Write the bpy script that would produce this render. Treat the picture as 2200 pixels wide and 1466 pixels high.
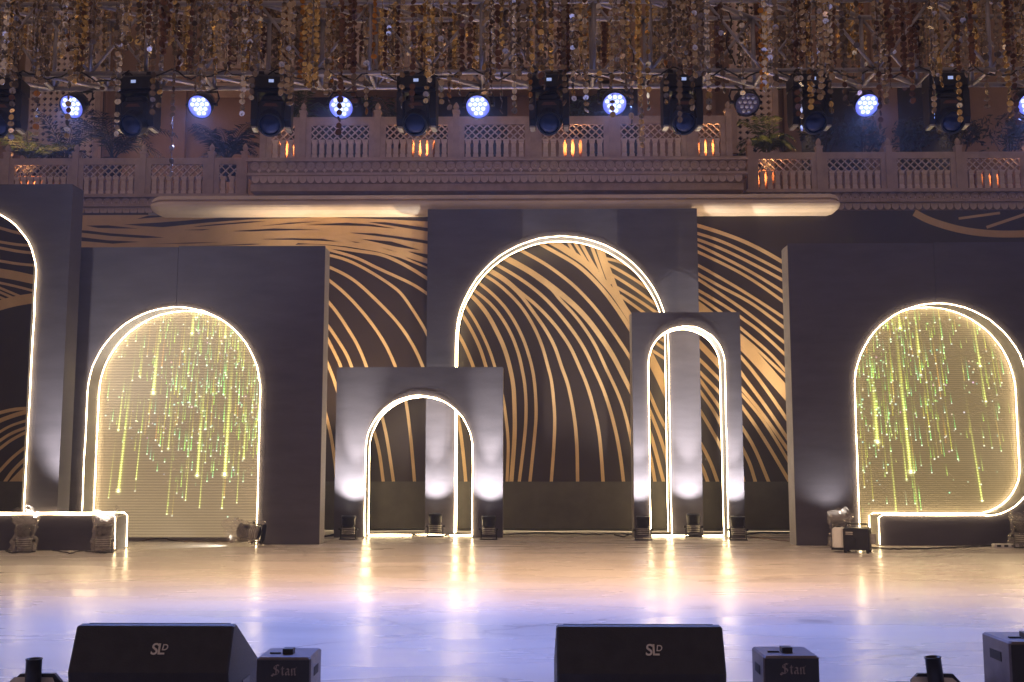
import bpy, math, random
from mathutils import Vector, Matrix

for _o in list(bpy.data.objects):
    bpy.data.objects.remove(_o, do_unlink=True)
scene = bpy.context.scene
COL = scene.collection
R = math.radians
PI = math.pi

# ------------------------------------------------------------------ camera
F = 2245.0            # focal length in photo pixels (photo 2200 x 1466)
PITCH = math.atan(252.0 / F)
YAW = 0.013
H = 1.1               # eye height above the stage floor
EYE = Vector((0, 0, H))
cp, sp = math.cos(PITCH), math.sin(PITCH)
FWD = Vector((-math.sin(YAW) * cp, math.cos(YAW) * cp, sp))
RIGHT = Vector((math.cos(YAW), math.sin(YAW), 0))
UP = RIGHT.cross(FWD)
cam_d = bpy.data.cameras.new('camera')
cam = bpy.data.objects.new('camera', cam_d)
COL.objects.link(cam)
cam.matrix_world = Matrix.Translation(EYE) @ Matrix((
    (RIGHT.x, UP.x, -FWD.x, 0), (RIGHT.y, UP.y, -FWD.y, 0), (RIGHT.z, UP.z, -FWD.z, 0), (0, 0, 0, 1)))
cam_d.sensor_width = 36.0
cam_d.lens = 36.0 * F / 2200.0
cam_d.clip_start = 0.05
cam_d.clip_end = 500
scene.camera = cam

# ------------------------------------------------------------------ world: a dim night sky
world = bpy.data.worlds.new('World')
scene.world = world
world.use_nodes = True
wn, wl = world.node_tree.nodes, world.node_tree.links
wn.clear()
w_out = wn.new('ShaderNodeOutputWorld')
w_sky = wn.new('ShaderNodeTexSky')
w_sky.sky_type = 'NISHITA'
w_sky.sun_disc = False
w_sky.sun_elevation = R(-6)
w_sky.sun_rotation = R(150)
w_bg = wn.new('ShaderNodeBackground')
w_bg.inputs['Strength'].default_value = 0.05
w_bg2 = wn.new('ShaderNodeBackground')            # glow of the venue in the night air
w_bg2.inputs['Color'].default_value = (1.0, 0.68, 0.62, 1)
w_bg2.inputs['Strength'].default_value = 0.118
w_add = wn.new('ShaderNodeAddShader')
wl.new(w_sky.outputs[0], w_bg.inputs['Color'])
wl.new(w_bg.outputs[0], w_add.inputs[0])
wl.new(w_bg2.outputs[0], w_add.inputs[1])
wl.new(w_add.outputs[0], w_out.inputs['Surface'])

scene.view_settings.view_transform = 'Standard'
scene.view_settings.look = 'None'
scene.view_settings.exposure = 1.0
scene.view_settings.gamma = 1.0
scene.view_settings.use_curve_mapping = False
scene.cycles.use_denoising = True
scene.cycles.sample_clamp_indirect = 6.0
scene.cycles.max_bounces = 7
scene.cycles.diffuse_bounces = 4
scene.cycles.transparent_max_bounces = 16
scene.cycles.caustics_reflective = False
scene.cycles.caustics_refractive = False

# lamp settings in one place
STRIP_L = 14.0          # emission of the LED strips
WASH_W = 520.0         # amber wash lamps behind the panels
FLOOR_W = 180.0        # warm lamps added behind the moving heads for the floor
CAN_W = 145.0            # white par cans on the floor
PAR_W = 178.0           # blue-white pars on the truss
UP_W = 36.0             # amber uplights on the balcony


def at(px, py, Y):
    """the point of the plane y = Y seen at photo pixel (px, py)"""
    d = FWD * F + RIGHT * (px - 1100.0) - UP * (py - 733.0)
    return EYE + d * (Y / d.y)


def floor_y(py, px=1100):
    d = FWD * F + RIGHT * (px - 1100.0) - UP * (py - 733.0)
    t = -H / d.z
    return (EYE + d * t).y


# ------------------------------------------------------------------ materials
def nodes_of(m):
    m.use_nodes = True
    nt = m.node_tree
    return nt, nt.nodes, nt.links, nt.nodes['Principled BSDF']


def pm(name, color, rough=0.5, metal=0.0, var=0.0, scale=8.0, stretch=(1, 1, 1), bump=0.0, bscale=None,
       rvar=0.0, color2=None, detail=4.0):
    m = bpy.data.materials.new(name)
    nt, n, l, b = nodes_of(m)
    b.inputs['Base Color'].default_value = (*color, 1)
    b.inputs['Roughness'].default_value = rough
    b.inputs['Metallic'].default_value = metal
    if var or bump or rvar or color2:
        tc = n.new('ShaderNodeTexCoord')
        mp = n.new('ShaderNodeMapping')
        mp.inputs['Scale'].default_value = stretch
        l.new(tc.outputs['Object'], mp.inputs['Vector'])
        ns = n.new('ShaderNodeTexNoise')
        ns.inputs['Scale'].default_value = scale
        ns.inputs['Detail'].default_value = detail
        ns.inputs['Roughness'].default_value = 0.6
        l.new(mp.outputs[0], ns.inputs['Vector'])
        if var or color2:
            rp = n.new('ShaderNodeValToRGB')
            c2 = color2 or tuple(min(1, c * (1 + var)) for c in color)
            c1 = color if color2 else tuple(c * (1 - var) for c in color)
            rp.color_ramp.elements[0].position = 0.3
            rp.color_ramp.elements[1].position = 0.7
            rp.color_ramp.elements[0].color = (*c1, 1)
            rp.color_ramp.elements[1].color = (*c2, 1)
            l.new(ns.outputs['Fac'], rp.inputs['Fac'])
            l.new(rp.outputs['Color'], b.inputs['Base Color'])
        if rvar:
            mr = n.new('ShaderNodeMapRange')
            mr.inputs['From Min'].default_value = 0.3
            mr.inputs['From Max'].default_value = 0.7
            mr.inputs['To Min'].default_value = max(0.02, rough - rvar)
            mr.inputs['To Max'].default_value = min(1, rough + rvar)
            l.new(ns.outputs['Fac'], mr.inputs['Value'])
            l.new(mr.outputs[0], b.inputs['Roughness'])
        if bump:
            n2 = n.new('ShaderNodeTexNoise')
            n2.inputs['Scale'].default_value = bscale or scale
            n2.inputs['Detail'].default_value = detail
            l.new(mp.outputs[0], n2.inputs['Vector'])
            bp = n.new('ShaderNodeBump')
            bp.inputs['Strength'].default_value = bump
            bp.inputs['Distance'].default_value = 0.02
            l.new(n2.outputs['Fac'], bp.inputs['Height'])
            l.new(bp.outputs[0], b.inputs['Normal'])
    return m


def em(name, color, strength):
    m = bpy.data.materials.new(name)
    nt, n, l, b = nodes_of(m)
    b.inputs['Base Color'].default_value = (0.8, 0.8, 0.8, 1)
    b.inputs['Emission Color'].default_value = (*color, 1)
    b.inputs['Emission Strength'].default_value = strength
    return m


M = {}
M['plinth_glow'] = em('plinth_glow', (1.0, 0.72, 0.40), 0.7)
M['strip'] = em('strip_glow', (1.0, 0.74, 0.40), STRIP_L)
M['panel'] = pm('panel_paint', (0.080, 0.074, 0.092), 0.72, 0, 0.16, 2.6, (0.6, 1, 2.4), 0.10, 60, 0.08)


def add_scuffs(m, amount=0.5):
    """small pale rubs and scratches in the paint, and a grimy foot"""
    nt, n, l, b = nodes_of(m)
    b.inputs['Specular IOR Level'].default_value = 0.22
    src = b.inputs['Base Color'].links[0].from_socket
    tc = n.new('ShaderNodeTexCoord')
    mp = n.new('ShaderNodeMapping')
    mp.inputs['Rotation'].default_value = (0, 0.35, 0)
    mp.inputs['Scale'].default_value = (2.2, 1, 7.0)
    l.new(tc.outputs['Object'], mp.inputs['Vector'])
    a = n.new('ShaderNodeTexNoise')
    a.inputs['Scale'].default_value = 2.6
    a.inputs['Detail'].default_value = 7
    a.inputs['Roughness'].default_value = 0.72
    l.new(mp.outputs[0], a.inputs['Vector'])
    mr = n.new('ShaderNodeMapRange')
    mr.inputs['From Min'].default_value = 0.66
    mr.inputs['From Max'].default_value = 0.74
    mr.inputs['To Max'].default_value = amount
    l.new(a.outputs['Fac'], mr.inputs['Value'])
    mx = n.new('ShaderNodeMixRGB')
    mx.inputs[2].default_value = (0.26, 0.25, 0.25, 1)
    l.new(mr.outputs[0], mx.inputs[0])
    l.new(src, mx.inputs[1])
    l.new(mx.outputs[0], b.inputs['Base Color'])


add_scuffs(M['panel'])
M['panel_side_lit'] = pm('panel_side_lit', (0.38, 0.36, 0.33), 0.6, 0, 0.12, 6)  # side boards paler than the fronts: light falling on them put into colour
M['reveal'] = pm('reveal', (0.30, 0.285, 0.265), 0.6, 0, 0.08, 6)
M['mural'] = pm('mural_board', (0.030, 0.020, 0.0165), 0.42, 0, 0.15, 1.5, bump=0.02, bscale=5)
M['gold'] = pm('gold_vinyl', (0.56, 0.375, 0.185), 0.5, 0.0, 0.10, 2.5)
M['plinth'] = pm('plinth_board', (0.07, 0.063, 0.05), 0.5, 0, 0.2, 4)
M['black'] = pm('black_plastic', (0.012, 0.012, 0.014), 0.42, 0, 0.3, 30)
M['black_metal'] = pm('black_metal', (0.02, 0.02, 0.022), 0.35, 0.4, 0.3, 25)
M['grey_metal'] = pm('grey_metal', (0.38, 0.36, 0.33), 0.3, 0.6, 0.2, 25)
M['alu'] = pm('truss_aluminium', (0.46, 0.43, 0.45), 0.33, 0.6, 0.12, 30)
M['stone'] = pm('carved_stone', (0.46, 0.35, 0.29), 0.8, 0, 0.18, 5, bump=0.15, bscale=40)
M['stone_pale'] = pm('carved_stone_pale', (0.66, 0.53, 0.45), 0.8, 0, 0.15, 9, bump=0.15, bscale=40)  # raised carving paler: light on the relief put into the colour
M['stone_dark'] = pm('carved_stone_grime_shade', (0.27, 0.20, 0.165), 0.85, 0, 0.2, 6, bump=0.15, bscale=40)  # frieze ground: grime and the shade of the recess put into the colour
M['wall'] = pm('facade_plaster', (0.31, 0.20, 0.135), 0.85, 0, 0.18, 1.4, bump=0.1, bscale=20)
M['ledge'] = pm('ledge_plaster', (0.76, 0.63, 0.48), 0.6, 0, 0.12, 3, (0.6, 1, 1), 0.08, 30)
M['dark'] = pm('dark_opening', (0.02, 0.016, 0.014), 0.7, 0, 0.2, 6)
M['leaf_silhouette'] = pm('palm_leaf_silhouette', (0.010, 0.018, 0.009), 0.5, 0, 0.5, 14)  # near black: the unlit silhouette of the plants put into the leaf colour
M['leaf'] = pm('palm_leaf', (0.055, 0.085, 0.022), 0.45, 0, 0.5, 14)
M['terracotta'] = pm('terracotta', (0.46, 0.20, 0.10), 0.8, 0, 0.2, 12)
M['pot'] = pm('pot_clay', (0.035, 0.022, 0.017), 0.7, 0, 0.2, 10)
M['wedge'] = pm('wedge_paint', (0.018, 0.0155, 0.016), 0.55, 0, 0.35, 14, bump=0.35, bscale=180)
M['box_black'] = pm('box_black_paint', (0.014, 0.014, 0.017), 0.45, 0, 0.3, 20, bump=0.05, bscale=150)
M['box_grey'] = pm('box_grey_paint', (0.115, 0.10, 0.115), 0.42, 0.2, 0.2, 14)
M['reflector'] = pm('reflector_sheet', (0.42, 0.41, 0.44), 0.3, 0.5, 0.15, 20)
M['logo'] = pm('logo_cream', (0.62, 0.56, 0.47), 0.5, 0, 0.1, 40)
M['logo_dim'] = pm('logo_dim', (0.22, 0.17, 0.15), 0.5, 0, 0.3, 60)
M['white_plastic'] = pm('white_plastic', (0.7, 0.68, 0.64), 0.4, 0, 0.05, 10)
M['cable'] = pm('black_cable', (0.02, 0.018, 0.016), 0.55, 0, 0.2, 20)
M['cable_brown'] = pm('brown_cable', (0.16, 0.10, 0.06), 0.6, 0, 0.3, 20)
M['glass_lens'] = pm('lens_glass', (0.015, 0.025, 0.07), 0.05, 0.3, 0.1, 10)
M['reflection'] = pm('copper_reflection', (0.16, 0.07, 0.045), 0.4, 0.3, 0.2, 40)
M['display'] = em('display_glow', (0.4, 0.55, 1.0), 0.3)
M['led_face'] = em('led_face', (0.07, 0.12, 1.0), 0.42)
M['led_dot'] = em('led_dot', (0.50, 0.62, 1.0), 1.15)
M['led_off'] = pm('led_face_off', (0.16, 0.13, 0.15), 0.3, 0.2, 0.6, 90)
M['can_lens'] = em('can_lens', (1.0, 0.97, 0.92), 9.0)
M['amber_lens'] = em('amber_lens', (1.0, 0.45, 0.12), 8.0)
DISC = [
    pm('disc_smoke', (0.27, 0.205, 0.15), 0.20, 0.7, 0.25, 20),
    pm('disc_silver', (0.78, 0.72, 0.64), 0.12, 0.85, 0.15, 20),
    pm('disc_gold', (0.74, 0.50, 0.18), 0.14, 0.8, 0.2, 20),
    pm('disc_amber', (0.52, 0.21, 0.02), 0.22, 0.5, 0.3, 20),
    pm('disc_bronze', (0.16, 0.075, 0.045), 0.26, 0.6, 0.3, 20),
    pm('disc_champagne', (0.48, 0.37, 0.245), 0.18, 0.8, 0.2, 20),
]
DISC_WORD = ['smoky', 'silver', 'gold', 'amber', 'bronze', 'champagne']


def floor_material():
    m = bpy.data.materials.new('stage_vinyl')
    nt, n, l, b = nodes_of(m)
    tc = n.new('ShaderNodeTexCoord')

    def noise(scale, stretch, detail=4.0):
        mp = n.new('ShaderNodeMapping')
        mp.inputs['Scale'].default_value = stretch
        l.new(tc.outputs['Object'], mp.inputs['Vector'])
        t = n.new('ShaderNodeTexNoise')
        t.inputs['Scale'].default_value = scale
        t.inputs['Detail'].default_value = detail
        l.new(mp.outputs[0], t.inputs['Vector'])
        return t
    a = noise(0.8, (0.5, 1, 1), 6)
    rp = n.new('ShaderNodeValToRGB')
    rp.color_ramp.elements[0].position = 0.28
    rp.color_ramp.elements[1].position = 0.72
    rp.color_ramp.elements[0].color = (0.56, 0.505, 0.445, 1)
    rp.color_ramp.elements[1].color = (0.68, 0.62, 0.56, 1)
    l.new(a.outputs['Fac'], rp.inputs['Fac'])
    # creases of the vinyl: thin dark lines broken up by a mask
    vo = n.new('ShaderNodeTexVoronoi')
    vo.feature = 'DISTANCE_TO_EDGE'
    vo.inputs['Scale'].default_value = 0.42
    wv = noise(1.6, (1, 1, 1), 5)
    mix = n.new('ShaderNodeVectorMath')
    mix.operation = 'MULTIPLY_ADD'
    mix.inputs[1].default_value = (0.8, 0.8, 0.8)
    l.new(wv.outputs['Color'], mix.inputs[0])
    l.new(tc.outputs['Object'], mix.inputs[2])
    l.new(mix.outputs[0], vo.inputs['Vector'])
    lt = n.new('ShaderNodeMapRange')
    lt.inputs['From Min'].default_value = 0.0
    lt.inputs['From Max'].default_value = 0.012
    l.new(vo.outputs['Distance'], lt.inputs['Value'])
    mk = noise(0.9, (1, 1, 1), 2)
    mm = n.new('ShaderNodeMapRange')
    mm.inputs['From Min'].default_value = 0.48
    mm.inputs['From Max'].default_value = 0.56
    mm.inputs['To Min'].default_value = 1.0
    mm.inputs['To Max'].default_value = 0.0
    l.new(mk.outputs['Fac'], mm.inputs['Value'])
    mx = n.new('ShaderNodeMath')
    mx.operation = 'MAXIMUM'
    l.new(lt.outputs[0], mx.inputs[0])
    l.new(mm.outputs[0], mx.inputs[1])
    mc = n.new('ShaderNodeMixRGB')
    mc.blend_type = 'MIX'
    mc.inputs[1].default_value = (0.42, 0.375, 0.335, 1)
    l.new(mx.outputs[0], mc.inputs[0])
    l.new(rp.outputs['Color'], mc.inputs[2])
    l.new(mc.outputs[0], b.inputs['Base Color'])
    # gloss
    c = noise(1.4, (0.35, 1.2, 1), 5)
    mr = n.new('ShaderNodeMapRange')
    mr.inputs['From Min'].default_value = 0.3
    mr.inputs['From Max'].default_value = 0.7
    mr.inputs['To Min'].default_value = 0.20
    mr.inputs['To Max'].default_value = 0.35
    l.new(c.outputs['Fac'], mr.inputs['Value'])
    l.new(mr.outputs[0], b.inputs['Roughness'])
    d = noise(3.0, (0.5, 1.6, 1), 4)
    bp = n.new('ShaderNodeBump')
    bp.inputs['Strength'].default_value = 0.16
    bp.inputs['Distance'].default_value = 0.03
    l.new(d.outputs['Fac'], bp.inputs['Height'])
    l.new(bp.outputs[0], b.inputs['Normal'])
    return m


M['floor'] = floor_material()
M['ground'] = pm('dark_ground', (0.05, 0.045, 0.04), 0.8, 0, 0.3, 3)


def screen_material(name, col, strength, pitch):
    m = bpy.data.materials.new(name)
    nt, n, l, b = nodes_of(m)
    tc = n.new('ShaderNodeTexCoord')
    sx = n.new('ShaderNodeSeparateXYZ')
    l.new(tc.outputs['Object'], sx.inputs[0])
    mu = n.new('ShaderNodeMath')
    mu.operation = 'MULTIPLY'
    mu.inputs[1].default_value = 2 * PI / pitch
    l.new(sx.outputs['Z'], mu.inputs[0])
    si = n.new('ShaderNodeMath')
    si.operation = 'SINE'
    l.new(mu.outputs[0], si.inputs[0])
    mr = n.new('ShaderNodeMapRange')
    mr.inputs['From Min'].default_value = -0.5
    mr.inputs['From Max'].default_value = 0.6
    l.new(si.outputs[0], mr.inputs['Value'])
    rp = n.new('ShaderNodeMixRGB')
    rp.inputs[1].default_value = (0.145, 0.125, 0.10, 1)
    rp.inputs[2].default_value = (0.215, 0.19, 0.15, 1)
    l.new(mr.outputs[0], rp.inputs[0])
    l.new(rp.outputs[0], b.inputs['Base Color'])
    b.inputs['Roughness'].default_value = 0.45
    em_ = n.new('ShaderNodeMixRGB')
    em_.inputs[1].default_value = tuple(c * 0.74 for c in col) + (1,)
    em_.inputs[2].default_value = (*col, 1)
    l.new(mr.outputs[0], em_.inputs[0])
    l.new(em_.outputs[0], b.inputs['Emission Color'])
    b.inputs['Emission Strength'].default_value = strength
    bp = n.new('ShaderNodeBump')
    bp.inputs['Strength'].default_value = 0.15
    bp.inputs['Distance'].default_value = 0.006
    l.new(mr.outputs[0], bp.inputs['Height'])
    l.new(bp.outputs[0], b.inputs['Normal'])
    return m


def streak_material():
    m = bpy.data.materials.new('screen_streaks')
    m.use_nodes = True
    nt = m.node_tree
    n, l = nt.nodes, nt.links
    n.clear()
    o = n.new('ShaderNodeOutputMaterial')
    t = n.new('ShaderNodeBsdfTransparent')
    e = n.new('ShaderNodeEmission')
    a = n.new('ShaderNodeAttribute')
    a.attribute_name = 'glow'
    ad = n.new('ShaderNodeAddShader')
    # the rows of pixels of the screen cut the picture into lines
    tc = n.new('ShaderNodeTexCoord')
    sx = n.new('ShaderNodeSeparateXYZ')
    l.new(tc.outputs['Object'], sx.inputs[0])
    mu = n.new('ShaderNodeMath')
    mu.operation = 'MULTIPLY'
    mu.inputs[1].default_value = 2 * PI / 0.036
    l.new(sx.outputs['Z'], mu.inputs[0])
    si = n.new('ShaderNodeMath')
    si.operation = 'SINE'
    l.new(mu.outputs[0], si.inputs[0])
    mr = n.new('ShaderNodeMapRange')
    mr.inputs['From Min'].default_value = -0.6
    mr.inputs['From Max'].default_value = 0.4
    mr.inputs['To Min'].default_value = 0.35
    l.new(si.outputs[0], mr.inputs['Value'])
    e.inputs['Strength'].default_value = 1.0
    l.new(mr.outputs[0], e.inputs['Strength'])
    l.new(a.outputs['Color'], e.inputs['Color'])
    l.new(t.outputs[0], ad.inputs[0])
    l.new(e.outputs[0], ad.inputs[1])
    l.new(ad.outputs[0], o.inputs['Surface'])
    return m


M['screen_warm'] = screen_material('led_screen_warm', (0.27, 0.195, 0.105), 0.52, 0.036)
M['screen_olive'] = screen_material('led_screen_olive', (0.24, 0.175, 0.07), 0.42, 0.026)
M['streak'] = streak_material()


def plastic_material():
    m = bpy.data.materials.new('clear_plastic')
    m.use_nodes = True
    nt = m.node_tree
    n, l = nt.nodes, nt.links
    b = n['Principled BSDF']
    b.inputs['Base Color'].default_value = (0.55, 0.50, 0.45, 1)
    b.inputs['Roughness'].default_value = 0.10
    b.inputs['Coat Weight'].default_value = 0.6
    t = n.new('ShaderNodeBsdfTransparent')
    mx = n.new('ShaderNodeMixShader')
    mx.inputs[0].default_value = 0.30
    l.new(t.outputs[0], mx.inputs[1])
    l.new(b.outputs[0], mx.inputs[2])
    l.new(mx.outputs[0], n['Material Output'].inputs['Surface'])
    return m


M['plastic'] = plastic_material()

# ------------------------------------------------------------------ mesh helpers
OFF = {}


class MB:
    def __init__(self):
        self.v, self.f = [], []

    def add(self, vs, fs):
        k = len(self.v)
        self.v += [tuple(p) for p in vs]
        self.f += [tuple(i + k for i in f) for f in fs]
        return self

    def box(self, x0, x1, y0, y1, z0, z1, mat=None):
        vs = [Vector(p) for p in ((x0, y0, z0), (x1, y0, z0), (x1, y1, z0), (x0, y1, z0),
                                  (x0, y0, z1), (x1, y0, z1), (x1, y1, z1), (x0, y1, z1))]
        if mat:
            vs = [mat @ p for p in vs]
        return self.add(vs, [(0, 3, 2, 1), (4, 5, 6, 7), (0, 1, 5, 4), (1, 2, 6, 5), (2, 3, 7, 6), (3, 0, 4, 7)])

    def bevel_box(self, x0, x1, y0, y1, z0, z1, b=0.01):
        """box with chamfered vertical and top edges"""
        prof = [(x0 + b, y0), (x1 - b, y0), (x1, y0 + b), (x1, y1 - b), (x1 - b, y1), (x0 + b, y1), (x0, y1 - b), (x0, y0 + b)]
        cx, cy = (x0 + x1) / 2, (y0 + y1) / 2

        def ins(q):
            return (cx + (q[0] - cx) * (1 - 2 * b / (x1 - x0)), cy + (q[1] - cy) * (1 - 2 * b / (y1 - y0)))
        rings = [[(*q, z0) for q in prof], [(*q, z1 - b) for q in prof], [(*ins(q), z1) for q in prof]]
        vs = sum(rings, [])
        fs = []
        for r in range(2):
            for i in range(8):
                j = (i + 1) % 8
                fs.append((r * 8 + i, r * 8 + j, r * 8 + 8 + j, r * 8 + 8 + i))
        fs.append(tuple(range(7, -1, -1)))
        fs.append(tuple(range(16, 24)))
        return self.add(vs, fs)

    def prism_xz(self, poly, y0, y1):
        """outline in (x, z), counter-clockwise seen from -y, extruded from y0 (front) to y1"""
        n = len(poly)
        vs = [(p[0], y0, p[1]) for p in poly] + [(p[0], y1, p[1]) for p in poly]
        fs = [tuple(range(n)), tuple(range(2 * n - 1, n - 1, -1))]
        for i in range(n):
            j = (i + 1) % n
            fs.append((j, i, n + i, n + j))
        return self.add(vs, fs)

    def prism_x(self, prof, x0, x1):
        """profile in (y, z) extruded along x"""
        n = len(prof)
        vs = [(x0, p[0], p[1]) for p in prof] + [(x1, p[0], p[1]) for p in prof]
        fs = [tuple(range(n - 1, -1, -1)), tuple(range(n, 2 * n))]
        for i in range(n):
            j = (i + 1) % n
            fs.append((i, j, n + j, n + i))
        return self.add(vs, fs)

    def tube(self, pts, r, seg=6, caps=True, closed=False):
        pts = [Vector(p) for p in pts]
        n = len(pts)
        k = len(self.v)
        ref = None
        for i, p in enumerate(pts):
            a = pts[(i - 1) % n] if (i > 0 or closed) else p
            b = pts[(i + 1) % n] if (i < n - 1 or closed) else p
            t = (b - a)
            t = t.normalized() if t.length > 1e-9 else Vector((0, 0, 1))
            if ref is None:
                ref = t.orthogonal().normalized()
            ref = (ref - t * ref.dot(t))
            ref = ref.normalized() if ref.length > 1e-6 else t.orthogonal().normalized()
            bi = t.cross(ref)
            rr = r[i] if isinstance(r, (list, tuple)) else r
            for s in range(seg):
                an = 2 * PI * s / seg
                self.v.append(tuple(p + (ref * math.cos(an) + bi * math.sin(an)) * rr))
        m = n if closed else n - 1
        for i in range(m):
            for s in range(seg):
                s2 = (s + 1) % seg
                i2 = (i + 1) % n
                self.f.append((k + i * seg + s, k + i * seg + s2, k + i2 * seg + s2, k + i2 * seg + s))
        if caps and not closed:
            self.f.append(tuple(k + s for s in range(seg - 1, -1, -1)))
            self.f.append(tuple(k + (n - 1) * seg + s for s in range(seg)))
        return self

    def lathe(self, prof, seg=16, mat=None, caps=True):
        """profile of (radius, z) turned round z"""
        k = len(self.v)
        n = len(prof)
        for (r, z) in prof:
            for s in range(seg):
                an = 2 * PI * s / seg
                p = Vector((r * math.cos(an), r * math.sin(an), z))
                self.v.append(tuple(mat @ p if mat else p))
        for i in range(n - 1):
            for s in range(seg):
                s2 = (s + 1) % seg
                self.f.append((k + i * seg + s, k + i * seg + s2, k + (i + 1) * seg + s2, k + (i + 1) * seg + s))
        if caps:
            self.f.append(tuple(k + s for s in range(seg - 1, -1, -1)))
            self.f.append(tuple(k + (n - 1) * seg + s for s in range(seg)))
        return self

    def mesh(self, name, mat, smooth=False, off=None):
        me = bpy.data.meshes.new(name)
        vs = self.v
        if off is not None:
            vs = [(p[0] - off.x, p[1] - off.y, p[2] - off.z) for p in vs]
        me.from_pydata(vs, [], self.f)
        me.materials.append(mat)
        if smooth:
            me.shade_smooth()
        me.update()
        return me

    def build(self, name, mat, parent=None, smooth=False, origin=None):
        off = None
        if parent is not None:
            off = OFF.get(parent.name)
        elif origin is not None:
            off = Vector(origin)
        o = bpy.data.objects.new(name, self.mesh(name, mat, smooth, off))
        COL.objects.link(o)
        if parent is not None:
            o.parent = parent
            if off is not None:
                OFF[o.name] = off
        elif off is not None:
            o.location = off
            OFF[o.name] = off
        return o


def thing(name, label, cat, loc=(0, 0, 0), rotz=0.0, group=None, world_built=True):
    o = bpy.data.objects.new(name, None)
    o.empty_display_size = 0.1
    COL.objects.link(o)
    o.location = loc
    o.rotation_euler = (0, 0, rotz)
    o['label'] = label
    o['category'] = cat
    if group:
        o['group'] = group
    if world_built:
        OFF[o.name] = Vector(loc)
    return o


def tag(o, label, cat, group=None):
    o['label'] = label
    o['category'] = cat
    if group:
        o['group'] = group
    return o


def copy_tree(o, parent=None):
    c = o.copy()
    COL.objects.link(c)
    if parent is not None:
        c.parent = parent
    for ch in [x for x in COL.objects if x.parent == o]:
        copy_tree(ch, c)
    return c


def share(name, me, parent, loc=(0, 0, 0), rot=None, scale=None):
    o = bpy.data.objects.new(name, me)
    COL.objects.link(o)
    if parent is not None:
        o.parent = parent
    o.location = loc
    if rot is not None:
        o.rotation_euler = rot
    if scale is not None:
        o.scale = scale
    return o


def spot(name, parent, loc, target, watts, color, half, blend=0.4, radius=0.05):
    """a lamp's own light; loc and target in the parent's space"""
    d = bpy.data.lights.new(name, 'SPOT')
    d.energy = watts
    d.color = color
    d.spot_size = R(half * 2)
    d.spot_blend = blend
    d.shadow_soft_size = radius
    o = bpy.data.objects.new(name, d)
    COL.objects.link(o)
    o.parent = parent
    o.location = loc
    o.rotation_euler = (Vector(target) - Vector(loc)).to_track_quat('-Z', 'Y').to_euler()
    return o


def spline(pts, n=8):
    """Catmull-Rom through the points"""
    if len(pts) < 3:
        a, b = pts[0], pts[-1]
        return [(a[0] + (b[0] - a[0]) * i / n, a[1] + (b[1] - a[1]) * i / n) for i in range(n + 1)]
    P = [(2 * pts[0][0] - pts[1][0], 2 * pts[0][1] - pts[1][1])] + list(pts) + \
        [(2 * pts[-1][0] - pts[-2][0], 2 * pts[-1][1] - pts[-2][1])]
    out = []
    for i in range(1, len(P) - 2):
        p0, p1, p2, p3 = P[i - 1], P[i], P[i + 1], P[i + 2]
        for k in range(n):
            t = k / n
            out.append(tuple(0.5 * ((2 * p1[c]) + (-p0[c] + p2[c]) * t + (2 * p0[c] - 5 * p1[c] + 4 * p2[c] - p3[c]) * t * t
                                    + (-p0[c] + 3 * p1[c] - 3 * p2[c] + p3[c]) * t ** 3) for c in (0, 1)))
    out.append(tuple(pts[-1]))
    return out


# ================================================================== GROUND AND STAGE FLOOR
g = MB().add([(-40, -20, -0.95), (40, -20, -0.95), (40, 40, -0.95), (-40, 40, -0.95)], [(0, 1, 2, 3)])
o = g.build('ground', M['ground'])
o['kind'] = 'structure'
o = MB().box(-14, 14, 3.2, 17.2, -0.12, 0.0).build('stage_floor', M['floor'])
o['kind'] = 'structure'
o = MB().box(-13.9, 13.9, 3.3, 17.1, -0.95, -0.12).build('stage_base', M['plinth'])
o['kind'] = 'structure'

# ================================================================== MURAL WALL
YB = 15.95
mw0, mw1 = at(-420, 1035, YB).x, at(2560, 1035, YB).x
zt = at(1100, 455, YB).z
zm = at(1100, 1035, YB).z
wall = thing('mural_wall', 'tall black backdrop wall printed with flowing gold curved stripes', 'wall', (0, YB, 0))
MB().box(mw0, mw1, YB, YB + 0.12, zm - 0.05, zt).build('backdrop_board', M['mural'], wall)
MB().box(mw0, mw1, YB - 0.016, YB + 0.10, 0.035, zm).build('plinth', M['plinth'], wall)
tl = at(320, 459, YB)
MB().box(tl.x, at(1560, 459, YB).x, YB - 0.03, YB - 0.0, at(700, 461.5, YB).z, at(700, 457.5, YB).z).build('top_trim', M['reveal'], wall)


RIB = [0]


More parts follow.
